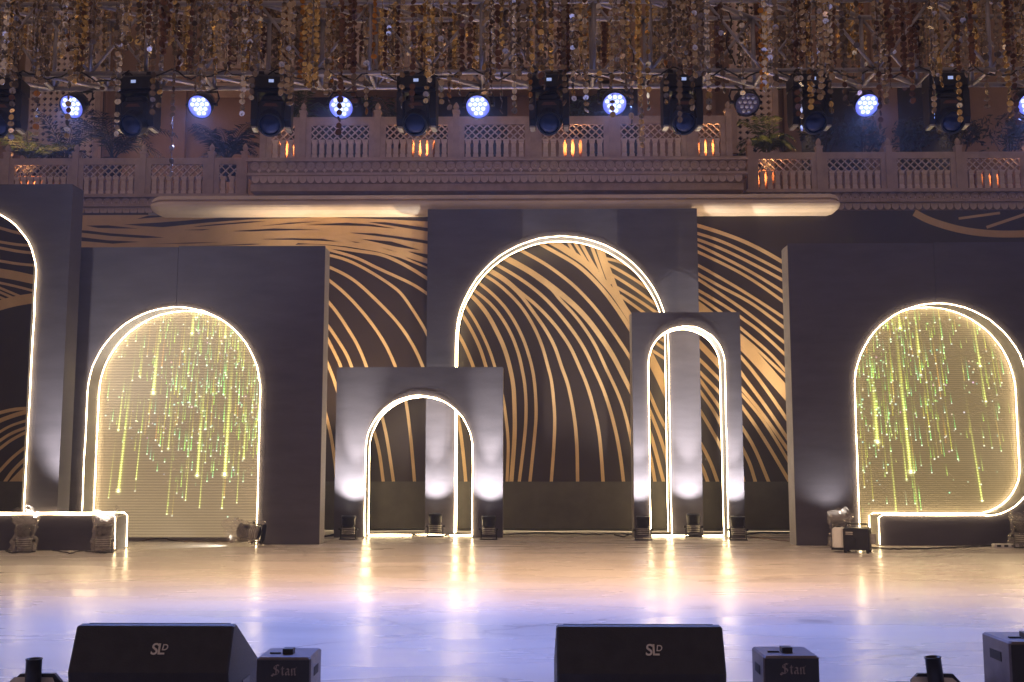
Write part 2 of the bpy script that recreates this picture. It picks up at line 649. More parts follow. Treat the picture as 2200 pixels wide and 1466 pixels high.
def ribbon(pts, w0, w1=None, n=8, depth=0.003, name='gold_band', mat='gold', parent=wall):
    w1 = w0 if w1 is None else w1
    q = spline(pts, n)
    for _ in range(14):                    # even out the hand-traced bends
        q = [q[0]] + [tuple((q[i - 1][k] + 2 * q[i][k] + q[i + 1][k]) / 4 for k in (0, 1)) for i in range(1, len(q) - 1)] + [q[-1]]
    w0, w1 = w0 * 0.90, w1 * 0.90
    c = [at(p[0], p[1], YB) for p in q]
    pm_ = 2265.0 / YB
    m = MB()
    N = len(c)
    L, Rr = [], []
    for i, p in enumerate(c):
        a, b = c[max(0, i - 1)], c[min(N - 1, i + 1)]
        t = (b - a).normalized()
        s = Vector((-t.z, 0, t.x))
        hw = (w0 + (w1 - w0) * i / (N - 1)) / pm_ / 2
        L.append(p + s * hw)
        Rr.append(p - s * hw)
    RIB[0] += 1
    yf = YB - depth - 0.00006 * RIB[0]
    vs = [(q.x, yf, q.z) for q in L] + [(q.x, yf, q.z) for q in Rr] + \
         [(q.x, YB + 0.001, q.z) for q in L] + [(q.x, YB + 0.001, q.z) for q in Rr]
    fs = []
    for i in range(N - 1):
        fs += [(i, N + i, N + i + 1, i + 1), (2 * N + i, i, i + 1, 2 * N + i + 1), (N + i, 3 * N + i, 3 * N + i + 1, N + i + 1)]
    m.add(vs, fs)
    return m.build(name, M[mat], parent)


BANDS = [
    # between the second wall panel and the centre panel
    ([(690, 545), (709, 549), (752, 561), (804, 589), (846, 617), (867, 637), (895, 679), (916, 714), (940, 770)], 7),
    ([(690, 533), (721, 541), (766, 554), (804, 573), (839, 589), (881, 608), (909, 625), (930, 641)], 7),
    ([(600, 532), (650, 529), (680, 529), (705, 531), (740, 535), (770, 540), (815, 546), (853, 561), (888, 580), (918, 599), (940, 613)], 8),
    ([(690, 567), (709, 575), (735, 587), (763, 604), (797, 634), (839, 676), (867, 710), (891, 749), (909, 789), (930, 850)], 7.5),
    ([(690, 590), (709, 604), (735, 625), (770, 660), (804, 703), (829, 742), (850, 789), (872, 857), (884, 957), (891, 1040)], 7.5),
    ([(690, 632), (709, 653), (728, 677), (752, 714), (770, 745), (788, 789), (820, 891), (834, 957), (846, 1040)], 7.5),
    ([(690, 680), (708, 705), (721, 724), (742, 757), (756, 789), (801, 919), (815, 971), (824, 1040)], 7.5),
    ([(695, 712), (707, 735), (721, 763), (733, 789), (752, 850)], 7.5),
    ([(695, 760), (705, 785), (720, 822), (735, 880)], 7.5),
    ([(695, 870), (703, 902), (712, 940), (719, 989), (724, 1040)], 7.5),
    ([(958, 800), (972, 850), (984, 894), (994, 962), (1001, 1040)], 8),
    # seen through the centre arch
    ([(975, 700), (985, 718), (1000, 747), (1017, 788), (1045, 870)], 8),
    ([(985, 665), (995, 679), (1013, 710), (1031, 747), (1044, 788), (1060, 850)], 8),
    ([(990, 645), (1001, 659), (1019, 686), (1035, 716), (1051, 751), (1063, 788), (1080, 850), (1086, 890), (1091, 933), (1092, 971), (1089, 1040)], 7),
    ([(1000, 623), (1011, 634), (1029, 652), (1049, 678), (1065, 708), (1079, 737), (1089, 765), (1096, 792), (1103, 828), (1105, 866), (1106, 904), (1105, 952), (1098, 1040)], 10),
    ([(1005, 613), (1017, 623), (1049, 648), (1073, 676), (1093, 708), (1106, 737), (1116, 767), (1122, 795), (1127, 822), (1130, 860), (1130, 898), (1127, 942), (1115, 1040)], 7.5),
    ([(1015, 598), (1027, 607), (1055, 629), (1085, 660), (1106, 692), (1124, 728), (1136, 763), (1143, 790), (1148, 818), (1151, 856), (1152, 895), (1148, 944), (1138, 1040)], 7.5),
    ([(1028, 584), (1040, 591), (1069, 609), (1104, 641), (1128, 670), (1150, 708), (1166, 747), (1177, 788), (1185, 818), (1190, 866), (1192, 904), (1190, 961), (1184, 1040)], 7.5),
    ([(1040, 577), (1051, 583), (1081, 601), (1116, 631), (1148, 674), (1172, 708), (1193, 747), (1206, 788), (1219, 822), (1230, 872), (1237, 923), (1240, 971), (1241, 1040)], 8),
    ([(1045, 577), (1056, 582), (1086, 600), (1116, 627), (1148, 652), (1180, 684), (1205, 715), (1227, 749), (1243, 785), (1263, 832), (1278, 887), (1289, 942), (1296, 1040)], 8),
    ([(1050, 560), (1063, 567), (1108, 593), (1148, 621), (1187, 657), (1226, 705), (1253, 745), (1272, 784), (1299, 843), (1320, 914), (1333, 980), (1340, 1040)], 8),
    ([(1075, 549), (1089, 556), (1138, 583), (1184, 615), (1228, 651), (1257, 680), (1286, 717), (1314, 760), (1330, 790), (1341, 812), (1356, 842), (1376, 882), (1396, 928), (1409, 972), (1427, 1040)], 15, 8),
    ([(1085, 551), (1140, 588), (1184, 620), (1200, 641), (1232, 674), (1257, 707), (1282, 747), (1300, 788), (1324, 837), (1341, 883), (1356, 944), (1372, 1040)], 7.5),
    ([(1105, 530), (1118, 538), (1168, 565), (1207, 593), (1241, 621), (1282, 666), (1314, 709), (1351, 764), (1392, 837), (1412, 886), (1438, 935), (1460, 990)], 8),
    ([(1145, 515), (1160, 524), (1198, 545), (1241, 570), (1282, 608), (1314, 647), (1350, 700), (1393, 773), (1412, 808), (1439, 867), (1460, 915)], 8, 12),
    ([(1170, 512), (1200, 527), (1221, 541), (1261, 567), (1290, 598), (1319, 631), (1343, 668), (1358, 692), (1399, 765), (1420, 806), (1445, 858)], 17, 13),
    ([(1214, 510), (1221, 522), (1238, 549)], 7),
    ([(1228, 510), (1234, 521), (1261, 564)], 7),
    ([(1242, 510), (1248, 522), (1270, 563), (1284, 584)], 8),
    ([(1264, 512), (1270, 527), (1286, 570), (1297, 600)], 8),
    ([(1279, 520), (1284, 535), (1297, 575), (1311, 612)], 8),
    ([(1288, 522), (1294, 539), (1302, 567), (1315, 598), (1331, 643), (1354, 678)], 11),
    ([(1294, 537), (1330, 553), (1363, 571), (1400, 592)], 7),
    ([(1301, 556), (1333, 563), (1374, 584), (1410, 606)], 7),
    ([(1305, 567), (1360, 598), (1409, 633), (1440, 656)], 7),
    ([(1314, 590), (1364, 621), (1421, 664), (1450, 686)], 7),
    ([(1324, 617), (1368, 643), (1409, 671), (1435, 690)], 7),
    ([(1332, 635), (1382, 671), (1417, 698)], 7),
    # seen through the slender arch
    ([(1400, 715), (1417, 727), (1435, 739), (1460, 757)], 7),
    ([(1395, 727), (1409, 737), (1435, 755), (1460, 772)], 7),
    ([(1388, 744), (1401, 753), (1436, 776), (1460, 792)], 7),
    ([(1413, 795), (1436, 815), (1460, 836)], 7),
    ([(1380, 845), (1395, 881), (1417, 935), (1439, 1007), (1448, 1040)], 8),
    ([(1390, 950), (1398, 984), (1408, 1040)], 8),
    ([(1480, 714), (1505, 737), (1549, 784), (1596, 838), (1638, 889), (1689, 961), (1700, 977)], 8),
    ([(1480, 724), (1505, 746), (1549, 793), (1575, 828), (1596, 851), (1642, 905), (1689, 983), (1700, 1002)], 7),
    ([(1480, 752), (1506, 776), (1552, 822), (1596, 877), (1638, 937), (1690, 1025), (1700, 1043)], 8),
    ([(1480, 776), (1506, 803), (1552, 850), (1580, 895), (1596, 922), (1621, 962), (1653, 1040)], 8),
    ([(1480, 784), (1506, 820), (1552, 884), (1580, 935), (1597, 968), (1611, 996), (1624, 1040)], 8),
    ([(1490, 823), (1508, 847), (1532, 881), (1553, 921), (1580, 980), (1600, 1040)], 8),
    ([(1490, 860), (1509, 891), (1532, 930), (1553, 970), (1578, 1040)], 8),
    ([(1495, 935), (1509, 960), (1527, 994), (1543, 1040)], 8),
    ([(1500, 988), (1511, 1009), (1522, 1040)], 8),
    # right of the centre panel
    ([(1480, 480), (1499, 485), (1551, 501), (1613, 525), (1676, 560), (1700, 575)], 9),
    ([(1480, 497), (1499, 502), (1551, 519), (1613, 548), (1676, 581), (1700, 595)], 7),
    ([(1480, 509), (1499, 515), (1551, 535), (1613, 565), (1676, 599), (1700, 613)], 7),
    ([(1480, 519), (1500, 527), (1551, 552), (1613, 584), (1677, 624), (1700, 640)], 7),
    ([(1480, 533), (1500, 542), (1551, 566), (1613, 599), (1677, 644), (1700, 661)], 7),
    ([(1480, 561), (1501, 571), (1551, 599), (1613, 636), (1678, 679), (1700, 694)], 7),
    ([(1480, 579), (1502, 590), (1551, 618), (1613, 650), (1679, 700), (1700, 716)], 7),
    ([(1480, 588), (1502, 602), (1551, 634), (1613, 677), (1680, 732), (1700, 749)], 7),
    ([(1480, 613), (1502, 625), (1541, 648), (1578, 671), (1595, 685), (1633, 712), (1681, 757), (1700, 775)], 7),
    ([(1480, 626), (1503, 640), (1549, 671), (1595, 709), (1654, 759), (1682, 791), (1700, 811)], 7),
    ([(1480, 639), (1503, 652), (1549, 688), (1595, 724), (1633, 757), (1682, 803), (1700, 821)], 7),
    ([(1480, 648), (1510, 668), (1560, 704), (1600, 740), (1640, 784), (1683, 833), (1700, 853)], 20),
    ([(1480, 668), (1510, 686), (1560, 724), (1596, 753), (1640, 801), (1684, 852), (1700, 870)], 7),
    ([(1480, 690), (1510, 706), (1560, 737), (1596, 772), (1638, 825), (1687, 896), (1700, 914)], 8),
    ([(1545, 740), (1570, 768), (1596, 808), (1638, 863), (1688, 937), (1700, 956)], 8),
    # seen past the tall panel at the far end
    ([(-60, 474), (0, 490), (27, 498), (59, 505), (95, 512)], 7),
    ([(-60, 512), (0, 520), (36, 526), (71, 528), (100, 529)], 6.5),
    ([(-60, 522), (0, 533), (36, 540), (70, 544), (100, 547)], 7),
    ([(-60, 552), (0, 561), (36, 567), (68, 570), (100, 572)], 6.5),
    ([(-60, 577), (0, 587), (36, 593), (67, 600), (100, 606)], 22),
    ([(-60, 596), (0, 608), (36, 616), (67, 624), (100, 633)], 6),
    ([(-40, 602), (0, 619), (43, 637)], 6),
    ([(-40, 612), (0, 628), (27, 640)], 6),
    ([(-40, 624), (0, 639), (14, 645)], 6),
    ([(-60, 677), (0, 656), (36, 647), (66, 642), (100, 638)], 25),
    ([(-60, 905), (0, 887), (30, 880), (54, 878), (90, 876)], 8),
    ([(-60, 932), (0, 904), (30, 893), (54, 886), (90, 879)], 10),
    ([(-60, 968), (0, 928), (26, 914), (54, 905), (90, 894)], 6),
    ([(-60, 992), (0, 947), (26, 931), (53, 920), (90, 907)], 7),
    ([(-60, 1015), (0, 964), (26, 945), (52, 931), (90, 913)], 7),
    ([(-30, 1045), (0, 1012), (24, 986), (51, 964), (90, 935)], 7),
    ([(8, 1040), (26, 1014), (50, 990), (90, 955)], 8),
    ([(25, 1046), (60, 1010), (100, 972)], 26),
    # top corner at the far right
    ([(1964, 457), (1998, 475), (2065, 495), (2133, 503), (2200, 503), (2280, 498)], 17),
    ([(2059, 470), (2148, 458)], 6),
    ([(2119, 489), (2205, 460)], 7),
]
for b in BANDS:
    ribbon(*b)


def sheet(pts, depth, name, mat):
    c = [at(p[0], p[1], YB) for p in pts]
    poly = [(p.x, p.z) for p in c]
    area = sum(poly[i][0] * poly[(i + 1) % len(poly)][1] - poly[(i + 1) % len(poly)][0] * poly[i][1] for i in range(len(poly)))
    if area < 0:
        poly.reverse()
    return MB().prism_xz(poly, YB - depth, YB - depth + 0.0015).build(name, M[mat], wall)


sheet([(140, 463), (918, 461), (935, 461), (935, 586), (918, 578), (859, 554), (806, 540), (744, 530), (700, 526), (640, 523),
       (620, 536), (140, 536)], 0.0105, 'gold_field', 'gold')


def r1(*p):
    return [(170 + x / 5.789, 440 + y / 5.789) for x, y in p]


def r2(*p):
    return [(540 + x / 5.641, 440 + y / 5.641) for x, y in p]


SLIVERS = [
    r1((-20, 318), (110, 325), (400, 360), (860, 390), (1060, 412), (800, 418), (400, 392), (-20, 345)),
    r1((-20, 400), (350, 445), (765, 465), (420, 487), (-20, 450)),
    r1((90, 263), (360, 260), (480, 272), (740, 300), (480, 298), (370, 294), (240, 293)),
    r1((560, 250), (1000, 225), (1400, 195), (2000, 146)) + r2((60, 125), (620, 122), (1100, 120), (900, 145), (620, 165), (300, 170), (0, 180)) + r1((1600, 225), (1050, 282), (800, 270)),
    r1((720, 180), (860, 140), (1370, 130), (1100, 150)),
    r1((1420, 275), (1700, 245)) + r2((0, 205), (180, 205), (0, 220)) + r1((1500, 277)),
    r1((1290, 318), (1640, 305), (1540, 322)),
    r1((1920, 332)) + r2((0, 310), (280, 293), (560, 300), (820, 305), (500, 312), (150, 320), (0, 327)),
    r1((880, 492), (1400, 475), (1780, 468), (1400, 485)),
    r1((1480, 518)) + r2((0, 478), (120, 480), (0, 488)),
    r2((110, 262), (480, 222), (870, 202), (480, 235)),
    r2((660, 250), (1000, 230), (1160, 222), (1480, 245), (1750, 292), (1400, 262), (1000, 252)),
    r2((1010, 163), (1400, 140), (1750, 128), (2200, 145), (2200, 210), (1750, 185), (1300, 168)),
    r2((1420, 215), (1620, 215), (2200, 293), (2200, 338), (1750, 265)),
    r2((1200, 343), (1500, 352), (2200, 448), (2200, 488), (1700, 405)),
    r2((1340, 420), (1500, 432), (1700, 450), (2050, 555), (1780, 518), (1500, 455)),
    r2((120, 422), (500, 412), (870, 420), (1040, 450), (800, 438), (500, 428)),
    r2((1900, 570), (2200, 613), (2200, 680)),
    r2((1870, 640), (2200, 738), (2200, 785)),
    r2((1210, 448), (1330, 466), (1270, 464)),
    r2((1570, 525), (1780, 578), (1680, 555)),
]
for s in SLIVERS:
    sheet(s, 0.013, 'dark_sliver', 'mural')

# thin glowing line along the plinth's foot, added for the lit floor there
MB().tube([(mw0 + k * (mw1 - mw0) / 60, YB - 0.024, 0.012 + 0.003 * math.sin(k * 1.7)) for k in range(61)], 0.003, 5).build('led_strip', M['plinth_glow'], wall)

# ================================================================== ARCH PANELS
DEP = 0.34
rnd = random.Random(5)


def arch_pts(cx, zs, r, a0, a1, n=40):
    return [(cx + r * math.cos(a0 + (a1 - a0) * i / n), zs + r * math.sin(a0 + (a1 - a0) * i / n)) for i in range(n + 1)]


def strip_path(pts, y, parent, r=0.0055, name='led_strip', wob=0.004, seed=1):
    rd = random.Random(seed)
    out = []
    for (x, z) in pts:
        out.append((x + rd.uniform(-wob, wob), y + rd.uniform(-wob, wob) * 0.5, z + rd.uniform(-wob, wob)))
    return MB().tube(out, r, 6).build(name, M['strip'], parent)


def dense(pts, step=0.25):
    out = []
    for a, b in zip(pts[:-1], pts[1:]):
        d = math.hypot(b[0] - a[0], b[1] - a[1])
        k = max(1, int(d / step))
        for i in range(k):
            out.append((a[0] + (b[0] - a[0]) * i / k, a[1] + (b[1] - a[1]) * i / k))
    out.append(pts[-1])
    return out


def arch_panel(name, label, Y, xl, xr, ztop, ol, orr, oz, seam=None, front=True, back=True, dep=DEP, seed=1, bottom_strip=False, side='panel_side_lit'):
    """a free-standing flat with an arched doorway: boards, side faces, reveal lining and LED strips"""
    cx, r = (ol + orr) / 2, (orr - ol) / 2
    zs = oz - r
    t = thing(name, label, 'stage panel', (cx, Y, 0), group='arched stage panels')
    arc = arch_pts(cx, zs, r, PI, 0)          # left spring over the top to right spring
    g_ = 0.0025

    def board(poly):
        MB().prism_xz(poly, Y, Y + 0.02).build('board', M['panel'], t)
    if seam is None:
        poly = [(xl, 0), (ol, 0)] + arc + [(orr, 0), (xr, 0), (xr, ztop), (xl, ztop)]
        board(poly)
    else:
        la = [p for p in arc if p[0] < seam - g_]
        ra = [p for p in arc if p[0] > seam + g_]
        zc = zs + math.sqrt(max(0, r * r - (seam - cx) ** 2))
        board([(xl, 0), (ol, 0)] + la + [(seam - g_, zc), (seam - g_, ztop), (xl, ztop)])
        board([(seam + g_, ztop + 0.012), (seam + g_, zc)] + ra + [(orr, 0), (xr, 0), (xr, ztop + 0.012)])
        MB().box(seam - 0.03, seam + 0.03, Y + 0.021, Y + 0.05, zc + 0.01, ztop - 0.01).build('batten', M['dark'], t)
    yb = Y + dep
    # outer sides and top
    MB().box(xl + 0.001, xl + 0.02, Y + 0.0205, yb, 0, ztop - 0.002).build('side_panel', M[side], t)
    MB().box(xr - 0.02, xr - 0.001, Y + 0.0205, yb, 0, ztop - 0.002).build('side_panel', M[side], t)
    MB().box(xl + 0.0205, xr - 0.0205, Y + 0.0205, yb, ztop - 0.022, ztop - 0.003).build('top_panel', M['panel_side_lit'], t)
    # lining of the doorway
    inner = [(ol, 0)] + arc + [(orr, 0)]
    outer = [(ol - 0.015, 0)] + arch_pts(cx, zs, r + 0.015, PI, 0) + [(orr + 0.015, 0)]
    n = len(inner)
    vs, fs = [], []
    for (y) in (Y + 0.0205, yb):
        vs += [(p[0], y, p[1]) for p in inner] + [(p[0], y, p[1]) for p in outer]
    for i in range(n - 1):
        fs += [(i, i + 1, 2 * n + i + 1, 2 * n + i), (n + i + 1, n + i, 3 * n + i, 3 * n + i + 1),
               (i + 1, i, n + i, n + i + 1), (2 * n + i, 2 * n + i + 1, 3 * n + i + 1, 3 * n + i)]
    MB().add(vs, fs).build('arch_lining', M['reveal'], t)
    path = dense([(ol + 0.004, 0.02), (ol + 0.004, zs)]) + arch_pts(cx, zs, r - 0.004, PI, 0, 30)[1:-1] + dense([(orr - 0.004, zs), (orr - 0.004, 0.02)])
    if front:
        strip_path(path, Y - 0.022, t, seed=seed)
    if back:
        strip_path(path, yb + 0.008, t, seed=seed + 50)
    if bottom_strip:
        strip_path(dense([(ol + 0.01, 0.013), (orr - 0.01, 0.013)]), yb + 0.02, t, seed=seed + 90)
    return t


def X(px, py, Y):
    return at(px, py, Y).x


def Z(px, py, Y):
    return at(px, py, Y).z


YC = 15.33
arch_panel('arch_panel', 'tallest dark panel with wide glowing arch at the centre of the stage', YC,
           X(916, 790, YC), X(1504, 790, YC), Z(1200, 449, YC), X(978, 900, YC), X(1439, 900, YC), Z(1205, 508, YC), seed=1)
YS = 14.78
arch_panel('arch_panel', 'smallest square panel with low glowing arch below the tall centre panel', YS,
           X(720.5, 960, YS), X(1080.5, 960, YS), Z(900, 789, YS), X(785, 1000, YS), X(1016, 1000, YS), Z(900, 850, YS), seed=2, bottom_strip=True)
YT = 14.72
arch_panel('arch_panel', 'slender grey panel with narrow glowing arch overlapping the tall centre panel', YT,
           X(1360, 900, YT), X(1595, 900, YT), Z(1475, 671, YT), X(1394.5, 950, YT), X(1561, 950, YT), Z(1478, 701, YT), seed=3, bottom_strip=True)
YL2 = 13.58
arch_panel('arch_panel', 'wide dark panel whose arch frames the screen of green streaks beside low bench wall', YL2,
           X(158, 850, YL2), X(692, 850, YL2), Z(440, 531, YL2), X(186, 900, YL2), X(559.5, 900, YL2), Z(385, 660, YL2),
           seam=X(381, 600, YL2), seed=4)
YL1 = 13.06
arch_panel('arch_panel', 'tall panel cut by the frame edge, standing behind the low bench wall', YL1,
           X(-345, 800, YL1), X(137, 800, YL1), Z(80, 396, YL1), X(-235, 800, YL1), X(69, 800, YL1), Z(-70, 447, YL1),
           seed=5, back=False, side='panel')
MB().box(X(62, 850, YL1 + 0.40), X(95, 850, YL1 + 0.40), YL1 + DEP + 0.01, YL1 + DEP + 0.05, 0, Z(70, 532, YL1 + 0.4)).build('jamb_plank', M['panel_side_lit'], bpy.data.objects['arch_panel.004'])

# panel on the right: its doorway is closed below by a low wall that curves up into the right leg
YR2 = 13.50
xl, xr, ztop = X(1702, 850, YR2), X(2330, 850, YR2), Z(1850, 523, YR2)
ol, orr, oz = X(1838.5, 950, YR2), X(2213, 900, YR2), Z(2020, 652, YR2)
cx, r = (ol + orr) / 2, (orr - ol) / 2
zs = oz - r
lw_x, lw_z = X(1888, 1140, YR2), Z(1950, 1108, YR2)
fr = 0.62
t = thing('arch_panel', 'wide dark panel whose arch curves round the right screen into a low wall', 'stage panel', (cx, YR2, 0), group='arched stage panels')
arc = arch_pts(cx, zs, r, PI, 0)
fil = arch_pts(orr - fr, lw_z + fr, fr, 0, -PI / 2, 14)
seam = X(2009, 600, YR2)
zc = zs + math.sqrt(r * r - (seam - cx) ** 2)
la = [p for p in arc if p[0] < seam - 0.003]
ra = [p for p in arc if p[0] > seam + 0.003]
MB().prism_xz([(xl, 0), (ol, 0)] + la + [(seam - 0.0025, zc), (seam - 0.0025, ztop), (xl, ztop)], YR2, YR2 + 0.02).build('board', M['panel'], t)
MB().prism_xz([(seam + 0.0025, ztop + 0.01), (seam + 0.0025, zc)] + ra + fil + [(lw_x, lw_z), (lw_x, 0), (xr, 0), (xr, ztop + 0.01)],
              YR2, YR2 + 0.02).build('board', M['panel'], t)
MB().box(seam - 0.03, seam + 0.03, YR2 + 0.021, YR2 + 0.05, zc + 0.01, ztop - 0.01).build('batten', M['dark'], t)
yb = YR2 + DEP
sp_ = X(1690, 532, YR2)
MB().prism_xz([(xl + 0.001, 0), (xl + 0.02, 0), (xl + 0.02, ztop - 0.002), (xl + 0.001, ztop - 0.03)], YR2 + 0.0205, yb).build('side_panel', M['panel_side_lit'], t)
MB().box(xr - 0.02, xr - 0.001, YR2 + 0.0205, yb, 0, ztop - 0.002).build('side_panel', M['panel_side_lit'], t)
MB().box(xl + 0.0205, xr - 0.0205, YR2 + 0.0205, yb, ztop - 0.022, ztop - 0.003).build('top_panel', M['panel_side_lit'], t)


def lining(inner, outer, ya, yb_, name, mat, parent):
    n = len(inner)
    vs, fs = [], []
    for y in (ya, yb_):
        vs += [(p[0], y, p[1]) for p in inner] + [(p[0], y, p[1]) for p in outer]
    for i in range(n - 1):
        fs += [(i, i + 1, 2 * n + i + 1, 2 * n + i), (n + i + 1, n + i, 3 * n + i, 3 * n + i + 1),
               (i + 1, i, n + i, n + i + 1), (2 * n + i, 2 * n + i + 1, 3 * n + i + 1, 3 * n + i)]
    return MB().add(vs, fs).build(name, mat, parent)


inner = [(ol, 0)] + arc + fil + [(lw_x, lw_z), (lw_x, 0)]
outer = [(ol - 0.015, 0)] + arch_pts(cx, zs, r + 0.015, PI, 0) + arch_pts(orr - fr, lw_z + fr, fr + 0.015, 0, -PI / 2, 14) + [(lw_x + 0.015, lw_z - 0.015), (lw_x + 0.015, 0)]
lining(inner, outer, YR2 + 0.0205, yb, 'arch_lining', M['reveal'], t)
path = dense([(ol + 0.004, 0.02), (ol + 0.004, zs)]) + arch_pts(cx, zs, r - 0.004, PI, 0, 30)[1:-1] + \
    dense([(orr - 0.004, zs), (orr - 0.004, lw_z + fr)]) + arch_pts(orr - fr, lw_z + fr, fr - 0.004, 0, -PI / 2, 10)[1:] + \
    dense([(orr - fr - 0.05, lw_z + 0.005), (lw_x + 0.05, lw_z + 0.008), (lw_x, lw_z - 0.02), (lw_x - 0.004, 0.02)])
strip_path(path, YR2 - 0.022, t, seed=61)
strip_path([(p[0], p[1] + 0.004) for p in path], yb + 0.008, t, seed=62)

# ---- low bench wall at the far left
YBN = 12.67
bx1, bz = X(248, 1140, YBN), Z(150, 1106, YBN)
bx0 = X(-260, 1140, YBN)
bd = 0.36
t = thing('bench_wall', 'low dark bench wall outlined by a glowing strip along its top', 'low wall', ((bx0 + bx1) / 2, YBN, 0))
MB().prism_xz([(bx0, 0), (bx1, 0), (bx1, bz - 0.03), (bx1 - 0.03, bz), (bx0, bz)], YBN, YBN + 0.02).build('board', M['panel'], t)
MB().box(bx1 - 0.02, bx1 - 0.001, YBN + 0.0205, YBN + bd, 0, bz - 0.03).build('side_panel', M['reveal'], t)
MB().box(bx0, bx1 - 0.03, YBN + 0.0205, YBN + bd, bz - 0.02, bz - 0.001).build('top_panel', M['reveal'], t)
pth = dense([(bx0, bz + 0.004), (bx1 - 0.04, bz + 0.004), (bx1, bz - 0.03), (bx1 + 0.004, 0.02)])
strip_path(pth, YBN - 0.008, t, seed=71)
strip_path([(p[0], p[1]) for p in pth], YBN + bd + 0.006, t, seed=72)

# ================================================================== LED SCREENS
def screen(Y, xa, xb, za, zb, mat, label, seed, n_streak, slope0, slope1, big, inside, pale=1.0):
    t = thing('led_screen', label, 'screen', ((xa + xb) / 2, Y, 0), group='screens behind the arches')
    MB().box(xa, xb, Y, Y + 0.08, za, zb).build('display_face', M[mat], t)
    MB().box(xa - 0.03, xb + 0.03, Y + 0.0805, Y + 0.16, za + 0.02, zb).build('casing', M['black'], t)
    rd = random.Random(seed)
    vs, fs, cols = [], [], []
    off = OFF[t.name]

    def quad(ps, cs):
        k = len(vs)
        vs.extend([(p[0] - off.x, p[1] - off.y, p[2] - off.z) for p in ps])
        fs.append(tuple(range(k, k + len(ps))))
        cols.extend(cs)

    def streak(x, zh, length, w, col, s, y):
        # head at (x, zh), tail going up and fading; three columns so the edges fade too
        n = 5
        for i in range(n):
            a, b = i / n, (i + 1) / n
            fa, fb = (1 - a) ** 1.5, (1 - b) ** 1.5
            za_, zb_ = zh + length * a, zh + length * b
            xa_, xb_ = x + s * length * a, x + s * length * b
            ca = [c * fa for c in col]
            cb = [c * fb for c in col]
            O = [0, 0, 0]
            quad([(xa_ - w, y, za_), (xa_, y, za_), (xb_, y, zb_), (xb_ - w, y, zb_)], [O, ca, cb, O])
            quad([(xa_, y, za_), (xa_ + w, y, za_), (xb_ + w, y, zb_), (xb_, y, zb_)], [ca, O, O, cb])

    def dot(x, z, w, col, y, seg=8):
        O = [0, 0, 0]
        for i in range(seg):
            a, b = 2 * PI * i / seg, 2 * PI * (i + 1) / seg
            quad([(x, y, z), (x + w * math.cos(a), y, z + w * math.sin(a)), (x + w * math.cos(b), y, z + w * math.sin(b))], [col, O, O])
    YEL, GRN, LIM, WHT = (0.48, 0.50, 0.04), (0.22, 0.85, 0.24), (0.42, 0.75, 0.10), (1.0, 1.1, 0.85)
    for i in range(n_streak):
        u = rd.random()
        x, z = rd.uniform(xa, xb), rd.uniform(za + 0.2, zb)
        dens, lean = inside(x, z)
        if rd.random() > dens:
            continue
        f_ = (x - xa) / (xb - xa)
        s = slope0 + (slope1 - slope0) * f_
        y = Y - 0.003 - 0.00005 * i
        k = rd.random()
        if u < 0.22:
            streak(x, z, rd.uniform(0.25, 1.0), rd.uniform(0.005, 0.011), [c * rd.uniform(0.35, 1.0) * pale for c in YEL], s, y)
            if k < 0.7:
                dot(x, z, 0.017, [c * 0.8 for c in WHT], y - 0.001)
        elif u < 0.72:
            c = GRN if k < 0.55 else LIM
            streak(x, z, rd.uniform(0.06, 0.35), rd.uniform(0.005, 0.009), [q * rd.uniform(0.5, 1.25) for q in c], s, y)
            if k < 0.5:
                dot(x, z, 0.014, [q * 0.8 for q in WHT], y - 0.001)
        else:
            dot(x, z, rd.uniform(0.009, 0.02), [q * rd.uniform(0.3, 1.0) for q in (0.75, 1.0, 0.7)], y)
    for (px, py, ln, w, br) in big:
        p = at(px, py, Y)
        f_ = (p.x - xa) / (xb - xa)
        s = slope0 + (slope1 - slope0) * f_
        streak(p.x, p.z, ln, w, [c * br for c in (0.75, 0.85, 0.12)], s, Y - 0.030)
        streak(p.x, p.z, ln * 0.7, w * 0.4, [c * br for c in (0.5, 0.7, 0.25)], s, Y - 0.031)
        dot(p.x, p.z, w * 2.0, [c * br * 0.6 for c in (0.9, 0.9, 0.3)], Y - 0.032, 12)
        dot(p.x, p.z, w * 0.9, [c * br * 1.8 for c in WHT], Y - 0.033, 12)
    me = bpy.data.meshes.new('light_streaks')
    me.from_pydata(vs, [], fs)
    at_ = me.color_attributes.new('glow', 'FLOAT_COLOR', 'POINT')
    for i, c in enumerate(cols):
        at_.data[i].color = (c[0], c[1], c[2], 1)
    me.materials.append(M['streak'])
    o = bpy.data.objects.new('light_streaks', me)
    COL.objects.link(o)
    o.parent = t
    o['kind'] = 'stuff'
    return t


YSC = YL2 + DEP + 0.06
lx0, lx1 = X(204, 900, YSC), X(566, 900, YSC)


def in_left(x, z):
    f_ = (x - lx0) / (lx1 - lx0)
    h = z / 3.2
    d = 0.16 + 0.95 * max(0, f_ - 0.25) ** 0.8
    d *= min(1.0, max(0.05, (h - 0.14) * 2.6))
    return d, 0


